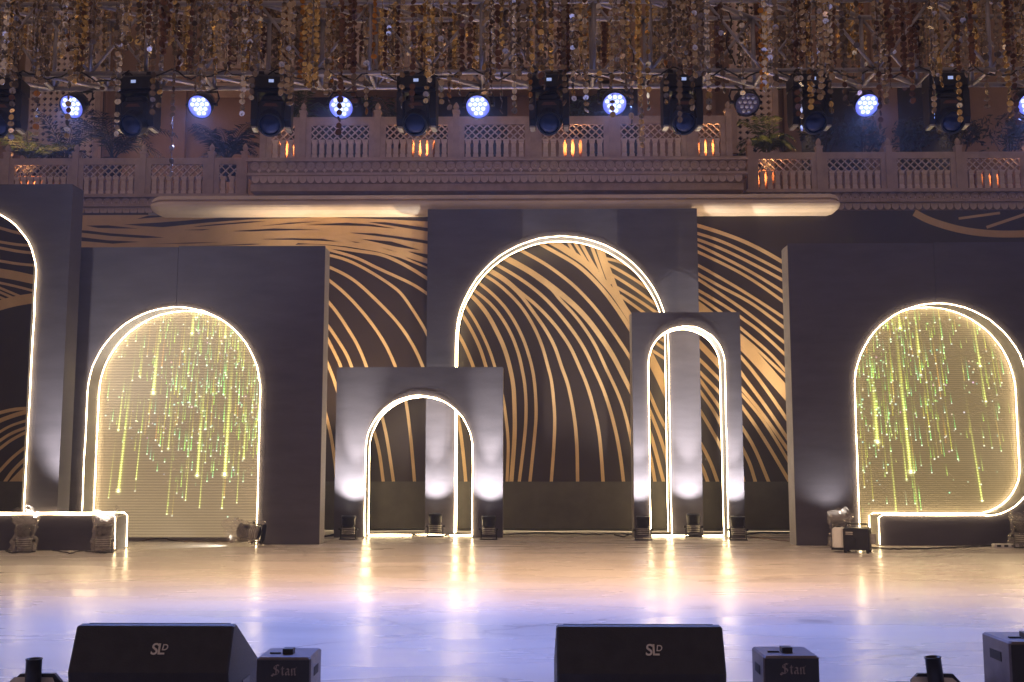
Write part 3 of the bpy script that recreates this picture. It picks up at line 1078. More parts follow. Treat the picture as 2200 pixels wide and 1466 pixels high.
screen(YSC, X(190, 900, YSC), X(572, 900, YSC), 0.06, Z(385, 640, YSC), 'screen_warm',
       'screen with green and yellow falling streaks in the arch beside the bench wall', 11, 2000, 0.085, 0.02,
       [(256, 1055, 1.7, 0.026, 1.0), (425, 1022, 1.5, 0.024, 0.9), (484, 1020, 1.9, 0.03, 1.0), (294, 1030, 1.1, 0.012, 0.7), (430, 1090, 1.0, 0.012, 0.5), (400, 1075, 1.0, 0.010, 0.6), (510, 1080, 0.9, 0.010, 0.5), (235, 1070, 1.0, 0.010, 0.5), (360, 1105, 1.4, 0.016, 0.3), (478, 1092, 0.5, 0.012, 0.7), (525, 985, 0.9, 0.014, 0.7), (331, 845, 1.0, 0.026, 1.1), (414, 718, 0.4, 0.02, 1.0),
        (485, 725, 0.4, 0.018, 0.9), (256, 925, 0.8, 0.016, 0.8), (363, 965, 0.9, 0.018, 0.45)], in_left)
YSR = YR2 + DEP + 0.06
rx0, rx1 = X(1840, 900, YSR), X(2196, 900, YSR)


def in_right(x, z):
    f_ = (x - rx0) / (rx1 - rx0)
    h = z / 3.3
    d = 0.25 + 0.9 * max(0, 0.62 - f_) ** 0.8
    d *= min(1.0, max(0.12, (h - 0.16) * 2.6))
    return d, 0


screen(YSR, X(1826, 900, YSR), X(2204, 900, YSR), 0.06, Z(2015, 640, YSR), 'screen_olive',
       'screen with yellow falling streaks in the arch that curves into the low wall', 23, 1700, -0.03, -0.14,
       [(1955, 1014, 2.3, 0.030, 1.0), (1884, 950, 1.4, 0.032, 0.8), (2108, 1076, 1.5, 0.018, 0.75), (2104, 787, 0.9, 0.02, 0.8),
        (1932, 706, 0.4, 0.02, 1.1), (1973, 756, 0.6, 0.018, 0.8), (1946, 1031, 0.8, 0.016, 0.6), (1925, 1110, 1.4, 0.018, 0.5),
        (1972, 1120, 1.2, 0.018, 0.4), (2116, 863, 0.8, 0.018, 0.6)], in_right)

# ================================================================== FLOOR PAR CANS
def par_can_meshes():
    body = MB().lathe([(0.075, 0.06), (0.085, 0.065), (0.085, 0.17), (0.079, 0.175), (0.079, 0.19), (0.092, 0.196), (0.092, 0.275), (0.098, 0.28),
                       (0.098, 0.315), (0.09, 0.322), (0.088, 0.30)], 20, caps=False)
    body.f.append(tuple(range(19, -1, -1)))
    fins = MB()
    for i in range(4):
        z = 0.075 + i * 0.024
        fins.lathe([(0.0855, z), (0.091, z + 0.004), (0.091, z + 0.010), (0.0855, z + 0.014)], 20, caps=False)
    yoke = MB()
    for s in (-1, 1):
        yoke.tube([(s * 0.106, 0, 0.012), (s * 0.106, 0, 0.14)], 0.009, 6)
        yoke.lathe([(0.018, 0), (0.018, 0.03)], 10, Matrix.Translation((s * 0.106, 0, 0.14)) @ Matrix.Rotation(s * PI / 2, 4, 'Y'))
    base = MB().box(-0.118, 0.118, -0.045, 0.045, 0.0, 0.012)
    base.box(-0.10, 0.10, 0.056, 0.075, 0.0, 0.012)
    lens = MB().lathe([(0.087, 0.302), (0.0, 0.304)], 20, caps=False)
    return body, fins, yoke, base, lens


b_, f_, y_, s_, l_ = par_can_meshes()
CAN = (b_.mesh('can_body', M['black_metal'], True), f_.mesh('cooling_ring', M['grey_metal'], True), y_.mesh('yoke', M['black_metal']),
       s_.mesh('base_plate', M['black_metal']), l_.mesh('lens', M['can_lens']))
CANS = [
    (748, YS, 'black par can at the lower left corner of the small square panel', 1.0, 1.0),
    (935, YC, 'black par can glowing inside the low arch of the small panel', 0.9, 0.85),
    (1050, YS, 'black par can on the right leg of the small square panel', 1.0, 1.0),
    (1382, YT, 'black par can at the left leg of the slender arch', 0.9, 1.0),
    (1490, YC, 'black par can standing in the middle of the slender arch', 0.9, 0.9),
    (1586, YT, 'black par can beside the right leg of the slender arch', 0.9, 1.0),
]


def par_can(x, y, label, watts, aim_y, rotz=0.0, target_z=1.6, half=37, group='par cans standing on the stage floor', tilt=0.0):
    t = thing('par_can', label, 'stage light', (x, y, 0), rotz, group, world_built=False)
    for nme, me in zip(('can_body', 'cooling_ring', 'yoke', 'base_plate', 'lens'), CAN):
        share(nme, me, t)
    if watts:
        spot('can_beam', t, (0, 0, 0.335), (0, (aim_y - y), target_z), watts, (1.0, 0.93, 0.84), half, 0.9, 0.012)
        spot('can_core', t, (0, 0, 0.336), (0, (aim_y - y), 1.68), watts * 2.2, (1.0, 0.92, 0.82), 14, 1.0, 0.012)
    return t


for px, Y, lab, k, kk in CANS:
    yy = Y - 0.36
    par_can(X(px, 1150, yy), yy, lab, CAN_W * k * kk, Y, random.Random(px).uniform(-0.2, 0.2), 1.25, 46)


# ---- par cans wrapped in clear plastic
def wrapped_can(px, Y, label, seed, watts=0, aim_y=None, h=0.46, lean=0.0, half=40, tz=1.2, ax=0.0):
    rd = random.Random(seed)
    x = X(px, 1175, Y)
    t = thing('wrapped_par_can', label, 'stage light', (x, Y, 0), rd.uniform(-0.3, 0.3), 'par cans wrapped in clear plastic', world_built=False)
    for nme, me in zip(('can_body', 'cooling_ring', 'yoke', 'base_plate'), CAN[:4]):
        share(nme, me, t)
    m = MB()
    seg, rows = 28, 17
    ph = [rd.uniform(0, 6.28) for _ in range(6)]
    for i in range(rows + 1):
        u = i / rows
        z = 0.015 + h * u
        base_r = 0.135 if u < 0.35 else 0.118 + 0.03 * max(0, u - 0.6) * 2.5
        if 0.38 < u < 0.5:
            base_r *= 0.88
        for s in range(seg):
            an = 2 * PI * s / seg
            rr = base_r * (1 + 0.10 * math.sin(3 * an + ph[0] + 4 * u) + 0.07 * math.sin(7 * an + ph[1] - 6 * u)) + rd.uniform(-0.019, 0.019)
            dz = (rd.uniform(-0.01, 0.01) + (0.05 * math.sin(2 * an + ph[2]) + 0.03 * math.sin(5 * an + ph[3])) * (u > 0.85)) if i else 0
            m.v.append((rr * math.cos(an) + lean * u, rr * math.sin(an), z + dz))
    for i in range(rows):
        for s in range(seg):
            s2 = (s + 1) % seg
            m.f.append((i * seg + s, i * seg + s2, (i + 1) * seg + s2, (i + 1) * seg + s))
    m.build('plastic_wrap', M['plastic'], t)
    if watts:
        spot('can_beam', t, (0, 0, 0.335), (ax, aim_y - Y, tz), watts, (1.0, 0.93, 0.86), half, 1.0, 0.03)
    return t


wrapped_can(52, YBN - 0.22, 'plastic-wrapped par can standing at the middle of the low bench wall', 3, CAN_W * 1.8, YL1, half=36, tz=1.9, ax=0.35)
wrapped_can(222, YBN - 0.22, 'plastic-wrapped par can standing at the outer corner of the low bench wall', 4, CAN_W * 0.14, YL1, half=50, lean=0.02, tz=1.6, ax=-0.3)
wrapped_can(1806, YR2 - 0.28, 'plastic-wrapped par can standing behind the fog machine', 5, CAN_W * 0.13, YR2, h=0.42, half=60, tz=2.6, ax=-0.25)
wrapped_can(2197, YR2 - 0.3, 'plastic-wrapped par can at the far end of the curved low wall', 6, CAN_W * 0.04, YR2, h=0.42)
# the can that uplights the tall far panel stands on the bench behind its strip
t = wrapped_can(538, YL2 - 0.30, 'plastic-wrapped par can tipped over at the foot of the left screen', 8, 0, h=0.44)
t.rotation_euler = (R(6), R(-82), R(-14))
t.location.z = 0.155
t.location.x += 0.16
bpy.context.view_layer.update()
_inv = t.rotation_euler.to_matrix().inverted()
_s = Vector((0, 0, 0.335))
spot('can_beam', t, _s, _s + _inv @ Vector((-1.0, 0.12, -0.30)), CAN_W * 0.14, (1.0, 0.93, 0.82), 40, 0.9, 0.012)

# wash lamps standing on the floor behind the wide panels: they light the ledge and the top of the backdrop
for px, lab, tx, w in ((640, 'par can hidden behind the wide left panel lighting the ledge', -2.3, 1.0), (1740, 'par can hidden behind the wide right panel lighting the ledge', 3.2, 0.5)):
    yy = 14.75
    t = par_can(X(px, 1150, yy), yy, lab, 0, 0)
    spot('can_beam', t, (0, 0, 0.335), (tx - t.location.x, 0.95, 4.6), WASH_W * w, (1.0, 0.72, 0.45), 34, 0.9, 0.012)

# ================================================================== FOG MACHINE
yf = floor_y(1186)
fx = X(1833, 1150, yf)
t = thing('fog_machine', 'small black fog machine with white tank below the curved screen', 'fog machine', (fx, yf, 0), R(-24), world_built=False)
MB().bevel_box(-0.10, 0.19, -0.13, 0.16, 0.035, 0.285, 0.012).build('housing', M['box_black'], t)
MB().bevel_box(-0.225, -0.102, -0.125, 0.10, 0.06, 0.29, 0.02).build('tank', M['white_plastic'], t)
MB().box(-0.235, -0.098, -0.135, 0.12, 0.032, 0.058).build('tank_tray', M['black_metal'], t)
MB().lathe([(0.03, 0.29), (0.03, 0.305)], 12, Matrix.Translation((-0.165, -0.02, 0.0))).build('tank_cap', M['black'], t)
MB().lathe([(0.05, 0), (0.06, 0.02), (0.06, 0.03), (0.02, 0.032)], 16, Matrix.Translation((-0.02, -0.131, 0.13)) @ Matrix.Rotation(PI / 2, 4, 'X')).build('nozzle', M['black'], t)
for k in range(2):
    MB().box(-0.07, 0.01, -0.133, -0.1305, 0.235 - k * 0.02, 0.243 - k * 0.02).build('label_line', M['logo'], t)
hb = MB()
hb.tube([(-0.09, 0.015, 0.28), (-0.07, 0.015, 0.33), (0.16, 0.015, 0.33), (0.18, 0.015, 0.28)], 0.009, 6)
hb.build('handle', M['black_metal'], t)
for sx_ in (-0.08, 0.17):
    for sy_ in (-0.11, 0.14):
        MB().lathe([(0.016, 0), (0.02, 0.034)], 10, Matrix.Translation((sx_, sy_, 0))).build('foot', M['black'], t)
MB().box(0.191, 0.25, -0.02, 0.06, 0.10, 0.22).build('control_box', M['grey_metal'], t)

# ================================================================== CABLES ON THE FLOOR
def floor_cable(pts, label, r=0.008, mat='cable', seed=0, wob=0.03):
    rd = random.Random(seed)
    out = []
    for (px, py) in spline(pts, 6):
        Y = floor_y(py, px)
        out.append((at(px, py, Y).x, Y + rd.uniform(-wob, wob), r + 0.001 + rd.uniform(0, 0.006)))
    o = MB().tube(out, r, 6).build('cable', M[mat], None, True, origin=out[0])
    tag(o, label, 'cable', 'cables lying on the stage floor')
    return o


floor_cable([(575, 1170), (620, 1164), (690, 1156), (715, 1152), (760, 1152), (850, 1150), (935, 1154)], 'cable running from the tipped par can to the small panel', seed=1)
floor_cable([(705, 1153), (722, 1149), (738, 1152), (765, 1153)], 'short cable looping at the corner of the small square panel', seed=2)
floor_cable([(955, 1153), (985, 1149), (1020, 1151), (1060, 1152), (1150, 1148), (1260, 1150), (1335, 1149), (1370, 1151)], 'long black cable between the small and the slender panel', r=0.011, seed=3)
floor_cable([(1320, 1151), (1340, 1155), (1358, 1149), (1380, 1153)], 'cable loop at the foot of the slender panel', seed=4)
floor_cable([(1400, 1150), (1440, 1149), (1490, 1153), (1560, 1149), (1600, 1150), (1640, 1147), (1697, 1148)], 'black cable passing below the slender arch to the right panel', r=0.012, seed=5)
floor_cable([(1600, 1154), (1650, 1160), (1705, 1166), (1740, 1170), (1795, 1172)], 'thin brown cable running to the wrapped can behind the fog machine', r=0.006, mat='cable_brown', seed=6)
floor_cable([(1872, 1179), (1920, 1182), (1990, 1181), (2060, 1178), (2110, 1176), (2140, 1174)], 'twisted yellow-lit cable along the foot of the curved low wall', r=0.010, seed=7)
floor_cable([(2180, 1173), (2200, 1177), (2230, 1180)], 'cable end beyond the white power strip', seed=8)
floor_cable([(0, 1178), (30, 1186), (60, 1183), (100, 1182), (150, 1190), (175, 1185), (210, 1188), (250, 1184)], 'thin cable wandering along the foot of the bench wall', r=0.006, seed=9)
floor_cable([(12, 1186), (25, 1190), (45, 1187), (35, 1181), (15, 1184)], 'coil of black cable at the foot of the middle wrapped can', seed=10, wob=0.01)
floor_cable([(195, 1187), (220, 1190), (245, 1187), (215, 1183)], 'coil of black cable at the outer wrapped can', seed=11, wob=0.01)
floor_cable([(305, 1164), (330, 1159), (350, 1158), (375, 1163), (410, 1165), (450, 1164), (500, 1166)], 'thin pale cable arching before the left screen', r=0.005, mat='cable_brown', seed=12)
yq = floor_y(1176)
t = thing('power_strip', 'cream power strip lying at the foot of the curved low wall', 'power strip', (X(2160, 1176, yq), yq, 0), R(2), world_built=False)
MB().bevel_box(-0.16, 0.16, -0.035, 0.035, 0, 0.05, 0.008).build('strip_body', M['white_plastic'], t)
for k in range(3):
    MB().box(-0.12 + k * 0.09, -0.07 + k * 0.09, -0.037, -0.0345, 0.012, 0.038).build('socket', M['black'], t)

# ================================================================== MONITOR WEDGES
def text_mesh(body, size, name, mat, parent, loc, rot, shear=0.0, extrude=0.0015, sx=1.0):
    c = bpy.data.curves.new(name, 'FONT')
    c.body = body
    c.size = size
    c.align_x = 'CENTER'
    c.align_y = 'CENTER'
    c.shear = shear
    c.extrude = extrude
    c.offset = size * 0.012
    c.materials.append(mat)
    tmp = bpy.data.objects.new(name + '_tmp', c)
    me = bpy.data.meshes.new_from_object(tmp)
    bpy.data.objects.remove(tmp)
    bpy.data.curves.remove(c)
    o = bpy.data.objects.new(name, me)
    COL.objects.link(o)
    o.parent = parent
    o.location = loc
    o.rotation_euler = rot
    return o


WP = [(0.06, 0), (0.0, 0.244), (0.07, 0.417), (0.11, 0.42), (0.48, 0.216), (0.48, 0)]


def wedge(px0, px1, label, logo_px, dim):
    Y0 = 4.30
    xa, xb = X(px0, 1432, Y0), X(px1, 1432, Y0)
    w = (xb - xa) / 2
    t = thing('monitor_speaker', label, 'speaker', ((xa + xb) / 2, Y0, 0), 0, 'floor monitor speakers at the stage front', world_built=False)
    # cabinet: slightly chamfered ends
    b = 0.008
    m = MB()
    n = len(WP)
    cy, cz = 0.24, 0.2
    ins = [(cy + (p[0] - cy) * 0.975, max(0, cz + (p[1] - cz) * 0.97)) for p in WP]
    rings = [(-w, ins), (-w + b, WP), (w - b, WP), (w, ins)]
    for x_, pr in rings:
        m.v += [(x_, p[0], p[1]) for p in pr]
    for i in range(3):
        for k in range(n):
            k2 = (k + 1) % n
            m.f.append((i * n + k, i * n + k2, (i + 1) * n + k2, (i + 1) * n + k))
    m.f.append(tuple(range(n - 1, -1, -1)))
    m.f.append(tuple(range(3 * n, 4 * n)))
    m.build('cabinet', M['wedge'], t)
    # grille on the stage side
    a = Vector((0, 0.125, 0.4165))
    c = Vector((0, 0.468, 0.2275))
    d = (c - a).normalized()
    nn = Vector((0, -d.z, d.y)) * 0.004
    gm = MB()
    vs = []
    for q in (a, c):
        for s in (-1, 1):
            vs += [Vector((s * (w - 0.03), q.y, q.z)), Vector((s * (w - 0.03), q.y, q.z)) + nn]
    gm.add(vs, [(1, 3, 7, 5), (0, 1, 5, 4), (2, 6, 7, 3), (0, 2, 3, 1), (4, 5, 7, 6)])
    gm.build('grille', M['black_metal'], t)
    for s in (-1, 1):
        hm = MB().box(s * (w + 0.001) - 0.003, s * (w + 0.001) + 0.003, 0.22, 0.33, 0.12, 0.17)
        hm.build('side_handle', M['black'], t)
    ang = math.atan2(0.417 - 0.244, 0.07)
    lp = at(*logo_px, 4.335)
    f_ = (lp.z - 0.244) / 0.173
    base = Vector((lp.x - (xa + xb) / 2, 0.07 * f_, lp.z)) + Vector((0, -math.sin(ang), math.cos(ang))) * 0.0015
    rot = (ang, 0, 0)
    ux, uz = Vector((1, 0, 0)), Vector((0, math.cos(ang), math.sin(ang)))
    text_mesh('S', 0.064, 'logo_letter', M['logo'], t, base + ux * -0.016, rot, 0.12)
    text_mesh('L', 0.062, 'logo_letter', M['logo'], t, base + ux * 0.012, rot, 0.0)
    text_mesh('D', 0.034, 'logo_letter', M['logo'], t, base + ux * 0.026 + uz * 0.008, rot, 0.15)
    return t


wedge(145, 490, 'black floor monitor speaker with cream logo beside the upright nozzle', (340, 1396), 0)
wedge(1197, 1561, 'black floor monitor speaker with cream logo standing alone near stage centre', (1402, 1398), 1)


# ---- broad-nib lettering for the boxes
def nib_text(glyphs, size, name, mat, parent, loc, nib=0.17, ang=40, depth=0.0015):
    """strokes swept with a slanted pen nib, like blackletter; faces -y"""
    nx, nz = math.cos(R(ang)) * nib / 2, math.sin(R(ang)) * nib / 2
    m = MB()
    k_ = 0
    for dx, strokes in glyphs:
        for st in strokes:
            yv = -depth - 0.00002 * k_
            k_ += 1
            for (a, b) in zip(st[:-1], st[1:]):
                vs = []
                for q in (a, b):
                    for s in (-1, 1):
                        vs.append(((q[0] + dx + s * nx) * size, yv, (q[1] + s * nz) * size))
                m.add(vs, [(0, 1, 3, 2)])
    o = m.build(name, mat, None)
    o.parent = parent
    o.location = loc
    return o


G_S = [[(0.62, 0.92), (0.45, 1.0), (0.18, 0.88), (0.12, 0.7), (0.3, 0.58), (0.55, 0.45), (0.62, 0.28), (0.5, 0.1), (0.22, 0.02), (0.0, 0.14)],
       [(0.36, 0.98), (0.34, 0.1)], [(0.62, 0.92), (0.72, 1.02)], [(0.0, 0.14), (-0.12, 0.0), (0.05, -0.1)]]
G_T = [[(0.12, 0.82), (0.12, 0.12), (0.22, 0.0), (0.34, 0.1)], [(-0.02, 0.62), (0.3, 0.64)]]
G_A = [[(0.05, 0.55), (0.2, 0.64), (0.34, 0.54), (0.34, 0.1), (0.44, 0.0)], [(0.34, 0.36), (0.1, 0.3), (0.04, 0.14), (0.14, 0.0), (0.32, 0.12)]]
G_N = [[(0.02, 0.56), (0.1, 0.64), (0.12, 0.02), (0.18, 0.0)], [(0.12, 0.52), (0.3, 0.66), (0.4, 0.54), (0.4, 0.08), (0.5, 0.0)], [(0.44, 0.6), (0.6, 0.8)]]
STAN = [(0, G_S), (0.86, G_T), (1.26, G_A), (1.82, G_N)]


def spark_box(px0, px1, py_top, Y, label, depth=0.22, rot=0.0, letters=True, notch=1):
    xa, xb = X(px0, py_top, Y), X(px1, py_top, Y)
    zt_ = Z((px0 + px1) / 2, py_top, Y)
    w = xb - xa
    t = thing('spark_machine', label, 'effect machine', ((xa + xb) / 2, Y, 0), rot, 'boxy effect machines at the stage front', world_built=False)
    MB().bevel_box(-w / 2, w / 2, 0, depth, 0.015, zt_, 0.007).build('housing', M['box_grey'], t)
    MB().box(-w / 2 + 0.005, w / 2 - 0.005, -0.004, -0.0005, 0.02, zt_ - 0.010).build('front_plate', M['box_black'], t)
    MB().box(-0.02, 0.022, depth * 0.30, depth * 0.5, zt_ + 0.0005, zt_ + 0.022).build('hopper_cap', M['black'], t)
    MB().box(-0.075, -0.03, depth * 0.35, depth * 0.4, zt_ + 0.0005, zt_ + 0.006).build('latch', M['black'], t)
    for s in (-1, 1):
        MB().box(s * w / 2 - 0.002, s * w / 2 + 0.0015, depth * 0.3, depth * 0.7, zt_ - 0.085, zt_ - 0.05).build('handle_slot', M['dark'], t)
        for sy_ in (0.02, depth - 0.02):
            MB().lathe([(0.014, 0), (0.014, 0.0145)], 8, Matrix.Translation((s * (w / 2 - 0.02), sy_, 0))).build('foot', M['black'], t)
    if letters:
        nib_text(STAN, 0.040, 'lettering', M['logo_dim'], t, (-0.042, -0.0045, zt_ - 0.068))
    return t


spark_box(551, 668, 1413, 4.32, 'black box machine lettered Stan beside the left monitor speaker')
spark_box(1640, 1760, 1410, 4.32, 'black box machine lettered Stan right of the lone monitor speaker')
spark_box(2168, 2300, 1380, 4.05, 'larger box machine with handle slot, cut by the right frame edge', depth=0.24, letters=False)


def nozzle_machine(px, py_top, label, lean, rz):
    Y = 4.36
    p = at(px, py_top, Y)
    zp = Z(px, 1449, Y)
    t = thing('nozzle_machine', label, 'effect machine', (p.x, Y, 0), rz, 'upright nozzle machines at the stage front', world_built=False)
    oct_ = [(-0.09, 0.0), (-0.062, 0.028), (0.075, 0.028), (0.105, -0.005), (0.105, -0.05), (-0.09, -0.05)]
    MB().prism_xz([(q[0], zp - 0.028 + q[1]) for q in [(-0.09, -0.05), (0.105, -0.05), (0.105, -0.005), (0.075, 0.028), (-0.062, 0.028), (-0.09, 0.0)]],
                  0.01, 0.03).build('back_plate', M['black'], t)
    m = MB()
    # faceted reflector in front of the plate
    top = zp - 0.012
    ring0 = [(-0.12, -0.03, top - 0.05), (0.12, -0.03, top - 0.05), (0.15, 0.0, top - 0.06), (-0.15, 0.0, top - 0.06)]
    m.add([(-0.085, 0.008, top), (-0.01, 0.008, top), (0.01, -0.05, top - 0.055), (-0.135, -0.05, top - 0.065)], [(3, 2, 1, 0)])
    m.add([(0.004, 0.008, top), (0.07, 0.008, top - 0.003), (0.12, -0.05, top - 0.05), (0.015, -0.05, top - 0.055)], [(3, 2, 1, 0)])
    m.add([(-0.135, -0.05, top - 0.065), (0.12, -0.05, top - 0.065), (0.11, -0.05, 0.02), (-0.12, -0.05, 0.02)], [(3, 2, 1, 0)])
    m.build('reflector', M['reflector'], t)
    MB().box(-0.10, 0.10, -0.048, 0.20, 0.0, zp - 0.07).build('housing', M['box_black'], t)
    r_ = 0.031
    tz = p.z
    T = Matrix.Translation((0, -0.012, zp - 0.03)) @ Matrix.Rotation(lean, 4, 'Y')
    hgt = tz - zp + 0.03
    tb = MB().lathe([(r_, 0), (r_, hgt - 0.004), (r_ + 0.002, hgt - 0.004), (r_ + 0.002, hgt), (r_ - 0.003, hgt), (r_ - 0.004, 0.01)], 24, T, caps=False)
    tb.build('nozzle_tube', M['black_metal'], t, True)
    return t


nozzle_machine(76, 1414, 'upright black nozzle with faceted base in the near left corner', 0.0, 0.05)
nozzle_machine(2007, 1410, 'leaning black nozzle with faceted base near the larger box', -0.10, -0.05)

# ================================================================== TRUSS
YF, YR = 8.16, 8.50
ZB = Z(1100, 155, YF)
ZT = Z(1100, 42, YR)
truss = thing('lighting_truss', 'long aluminium box truss carrying the stage lights across the top', 'truss', (0, YF, ZB))
tx0, tx1 = X(-160, 100, YF), X(2360, 100, YF)
TR = 0.016
for (yy, zz) in ((YF, ZB), (YR, ZB), (YF, ZT), (YR, ZT)):
    MB().tube([(tx0, yy, zz), (tx1, yy, zz)], 0.021, 12).build('chord', M['alu'], truss, True)
bay = 0.455
nb = int((tx1 - tx0) / bay)


def strut_mesh(a, b, rr):
    return MB().tube([a, b], rr, 8).mesh('strut', M['alu'], True)


vert = strut_mesh((0, 0, 0), (0, 0, ZT - ZB), 0.019)
dia = strut_mesh((0, 0, 0), (bay, 0, ZT - ZB), 0.0125)
hor = strut_mesh((0, 0, 0), (0, YR - YF, 0), 0.017)
hdi = strut_mesh((0, 0, 0), (bay, YR - YF, 0), 0.019)
for i in range(nb + 1):
    x = tx0 + i * bay
    for yy in (YF, YR):
        share('strut', vert, truss, (x, yy - YF, 0))
        if i < nb:
            if (i + (yy == YR)) % 2:
                share('strut', dia, truss, (x, yy - YF, 0))
            else:
                share('strut', dia, truss, (x, yy - YF, ZT - ZB), (PI, 0, 0))
    share('strut', hor, truss, (x, 0, 0))
    if i < nb:
        share('strut', hdi, truss, (x, 0, 0))
        share('strut', hdi, truss, (x, 0, ZT - ZB))

# ================================================================== MOVING HEADS
def moving_head_meshes():
    out = {}
    m = MB().bevel_box(-0.155, 0.155, -0.11, 0.11, -0.115, 0.0, 0.02)
    out['base_box'] = m.mesh('base_box', M['black'])
    m = MB()
    for s in (-1, 1):
        m.prism_x([(-0.07, -0.135), (0.07, -0.135), (0.075, -0.36), (0.05, -0.415), (-0.05, -0.415), (-0.075, -0.36)], s * 0.133 - 0.025, s * 0.133 + 0.025)
    m.box(-0.15, 0.15, -0.075, 0.075, -0.140, -0.1165)
    out['yoke'] = m.mesh('yoke', M['black'])
    Mx = Matrix.Translation((0, 0, -0.335)) @ Matrix.Rotation(R(38), 4, 'X')
    m = MB()
    # head: a rounded block between the arms, with the lens barrel tipped toward the audience
    for (z0, z1, hw, hd) in ((-0.20, -0.15, 0.085, 0.075), (-0.36, -0.2005, 0.105, 0.098)):
        m.bevel_box(-hw, hw, -hd, hd, z0, z1, 0.022)
    HT = Matrix.Translation((0, -0.03, -0.365)) @ Matrix.Rotation(R(-58), 4, 'X')
    m.lathe([(0.10, 0.11), (0.108, 0.05), (0.106, -0.03), (0.098, -0.075), (0.094, -0.10), (0.094, -0.118), (0.083, -0.120), (0.080, -0.10)], 24, HT, caps=False)
    out['head'] = m.mesh('head', M['black'])
    m = MB().lathe([(0.081, -0.098), (0.065, -0.112), (0.035, -0.121), (0.0, -0.124)], 24, HT, caps=False)
    out['lens'] = m.mesh('lens', M['glass_lens'], True)
    m = MB().prism_xz([(-0.062, -0.262), (0.062, -0.262), (0.040, -0.238), (-0.040, -0.238)], -0.1005, -0.0985)  # copper plate: reddish reflection on the head put into its colour
    out['head_reflection'] = m.mesh('head_reflection', M['reflection'])
    m = MB().box(-0.018, 0.022, -0.1125, -0.1105, -0.070, -0.045)
    out['display'] = m.mesh('display', M['display'])
    m = MB()
    for s in (-1, 1):
        m.box(s * 0.133 - 0.018, s * 0.133 + 0.018, -0.06, 0.06, -0.430, -0.4155)
    out['yoke_foot'] = m.mesh('yoke_foot', M['grey_metal'])
    m = MB()
    for s in (-1, 1):
        m.box(s * 0.09 - 0.02, s * 0.09 + 0.02, -0.03, 0.03, 0.001, 0.05)
    out['clamp'] = m.mesh('clamp', M['black_metal'])
    return out


MH = moving_head_meshes()
ORD = ['first', 'second', 'third', 'fourth', 'fifth', 'sixth', 'seventh', 'eighth']
HEADS = [(14, 'black moving head light cut by the left frame edge'), (300, 'black moving head between the first and second blue par'),
         (587, 'black moving head between the second and third blue par'), (898, 'black moving head between the third and fourth blue par'),
         (1180, 'black moving head between the fourth and fifth blue par'), (1463, 'black moving head between the fifth blue par and the unlit par'),
         (1737, 'black moving head between the unlit par and the sixth blue par'), (2030, 'black moving head between the sixth blue par and right frame edge')]
for i, (px, lab) in enumerate(HEADS):
    p = at(px, 165, YF - 0.06)
    t = thing('moving_head', lab, 'stage light', (p.x, YF - 0.06, ZB - 0.07), R(random.Random(i).uniform(-6, 6)), 'moving head lights hung under the truss', world_built=False)
    for nme, me in MH.items():
        share(nme, me, t)

# ================================================================== BLUE LED PARS
def par_meshes(lit):
    out = {}
    m = MB().lathe([(0.05, -0.13), (0.085, -0.115), (0.096, -0.05), (0.100, 0.0), (0.100, 0.018), (0.094, 0.018), (0.094, 0.004)], 24, caps=False)
    m.f.append(tuple(range(23, -1, -1)))
    out['housing'] = m.mesh('housing', M['black'], True)
    m = MB().lathe([(0.094, 0.003), (0.0, 0.004)], 24, caps=False)
    out['face_plate'] = m.mesh('face_plate', M['led_face'] if lit else M['led_off'])
    m = MB()
    spots = [((c - (nn_ - 1) / 2) * 0.040 + ox, rr_) for rr_, nn_, ox in ((0.056, 3, 0), (0.019, 4, 0), (-0.019, 3, 0.0), (-0.055, 2, 0.0)) for c in range(nn_)]
    rd = random.Random(3)
    for q in spots:
        m.lathe([(0.0150, 0.005), (0.0135, 0.011), (0.007, 0.015), (0.0, 0.0155)], 8, Matrix.Translation((q[0], q[1], 0)), caps=False)
    out['led_lenses'] = m.mesh('led_lenses', M['led_dot'] if lit else M['white_plastic'], True)
    m = MB()
    m.tube([(-0.118, 0, -0.04), (-0.118, 0.02, -0.13), (-0.09, 0.05, -0.20), (0.09, 0.05, -0.20), (0.118, 0.02, -0.13), (0.118, 0, -0.04)], 0.008, 6)
    for s in (-1, 1):
        m.lathe([(0.016, 0), (0.016, 0.025)], 10, Matrix.Translation((s * 0.103, 0, -0.04)) @ Matrix.Rotation(s * PI / 2, 4, 'Y'))
    out['bracket'] = m.mesh('bracket', M['black_metal'])
    return out


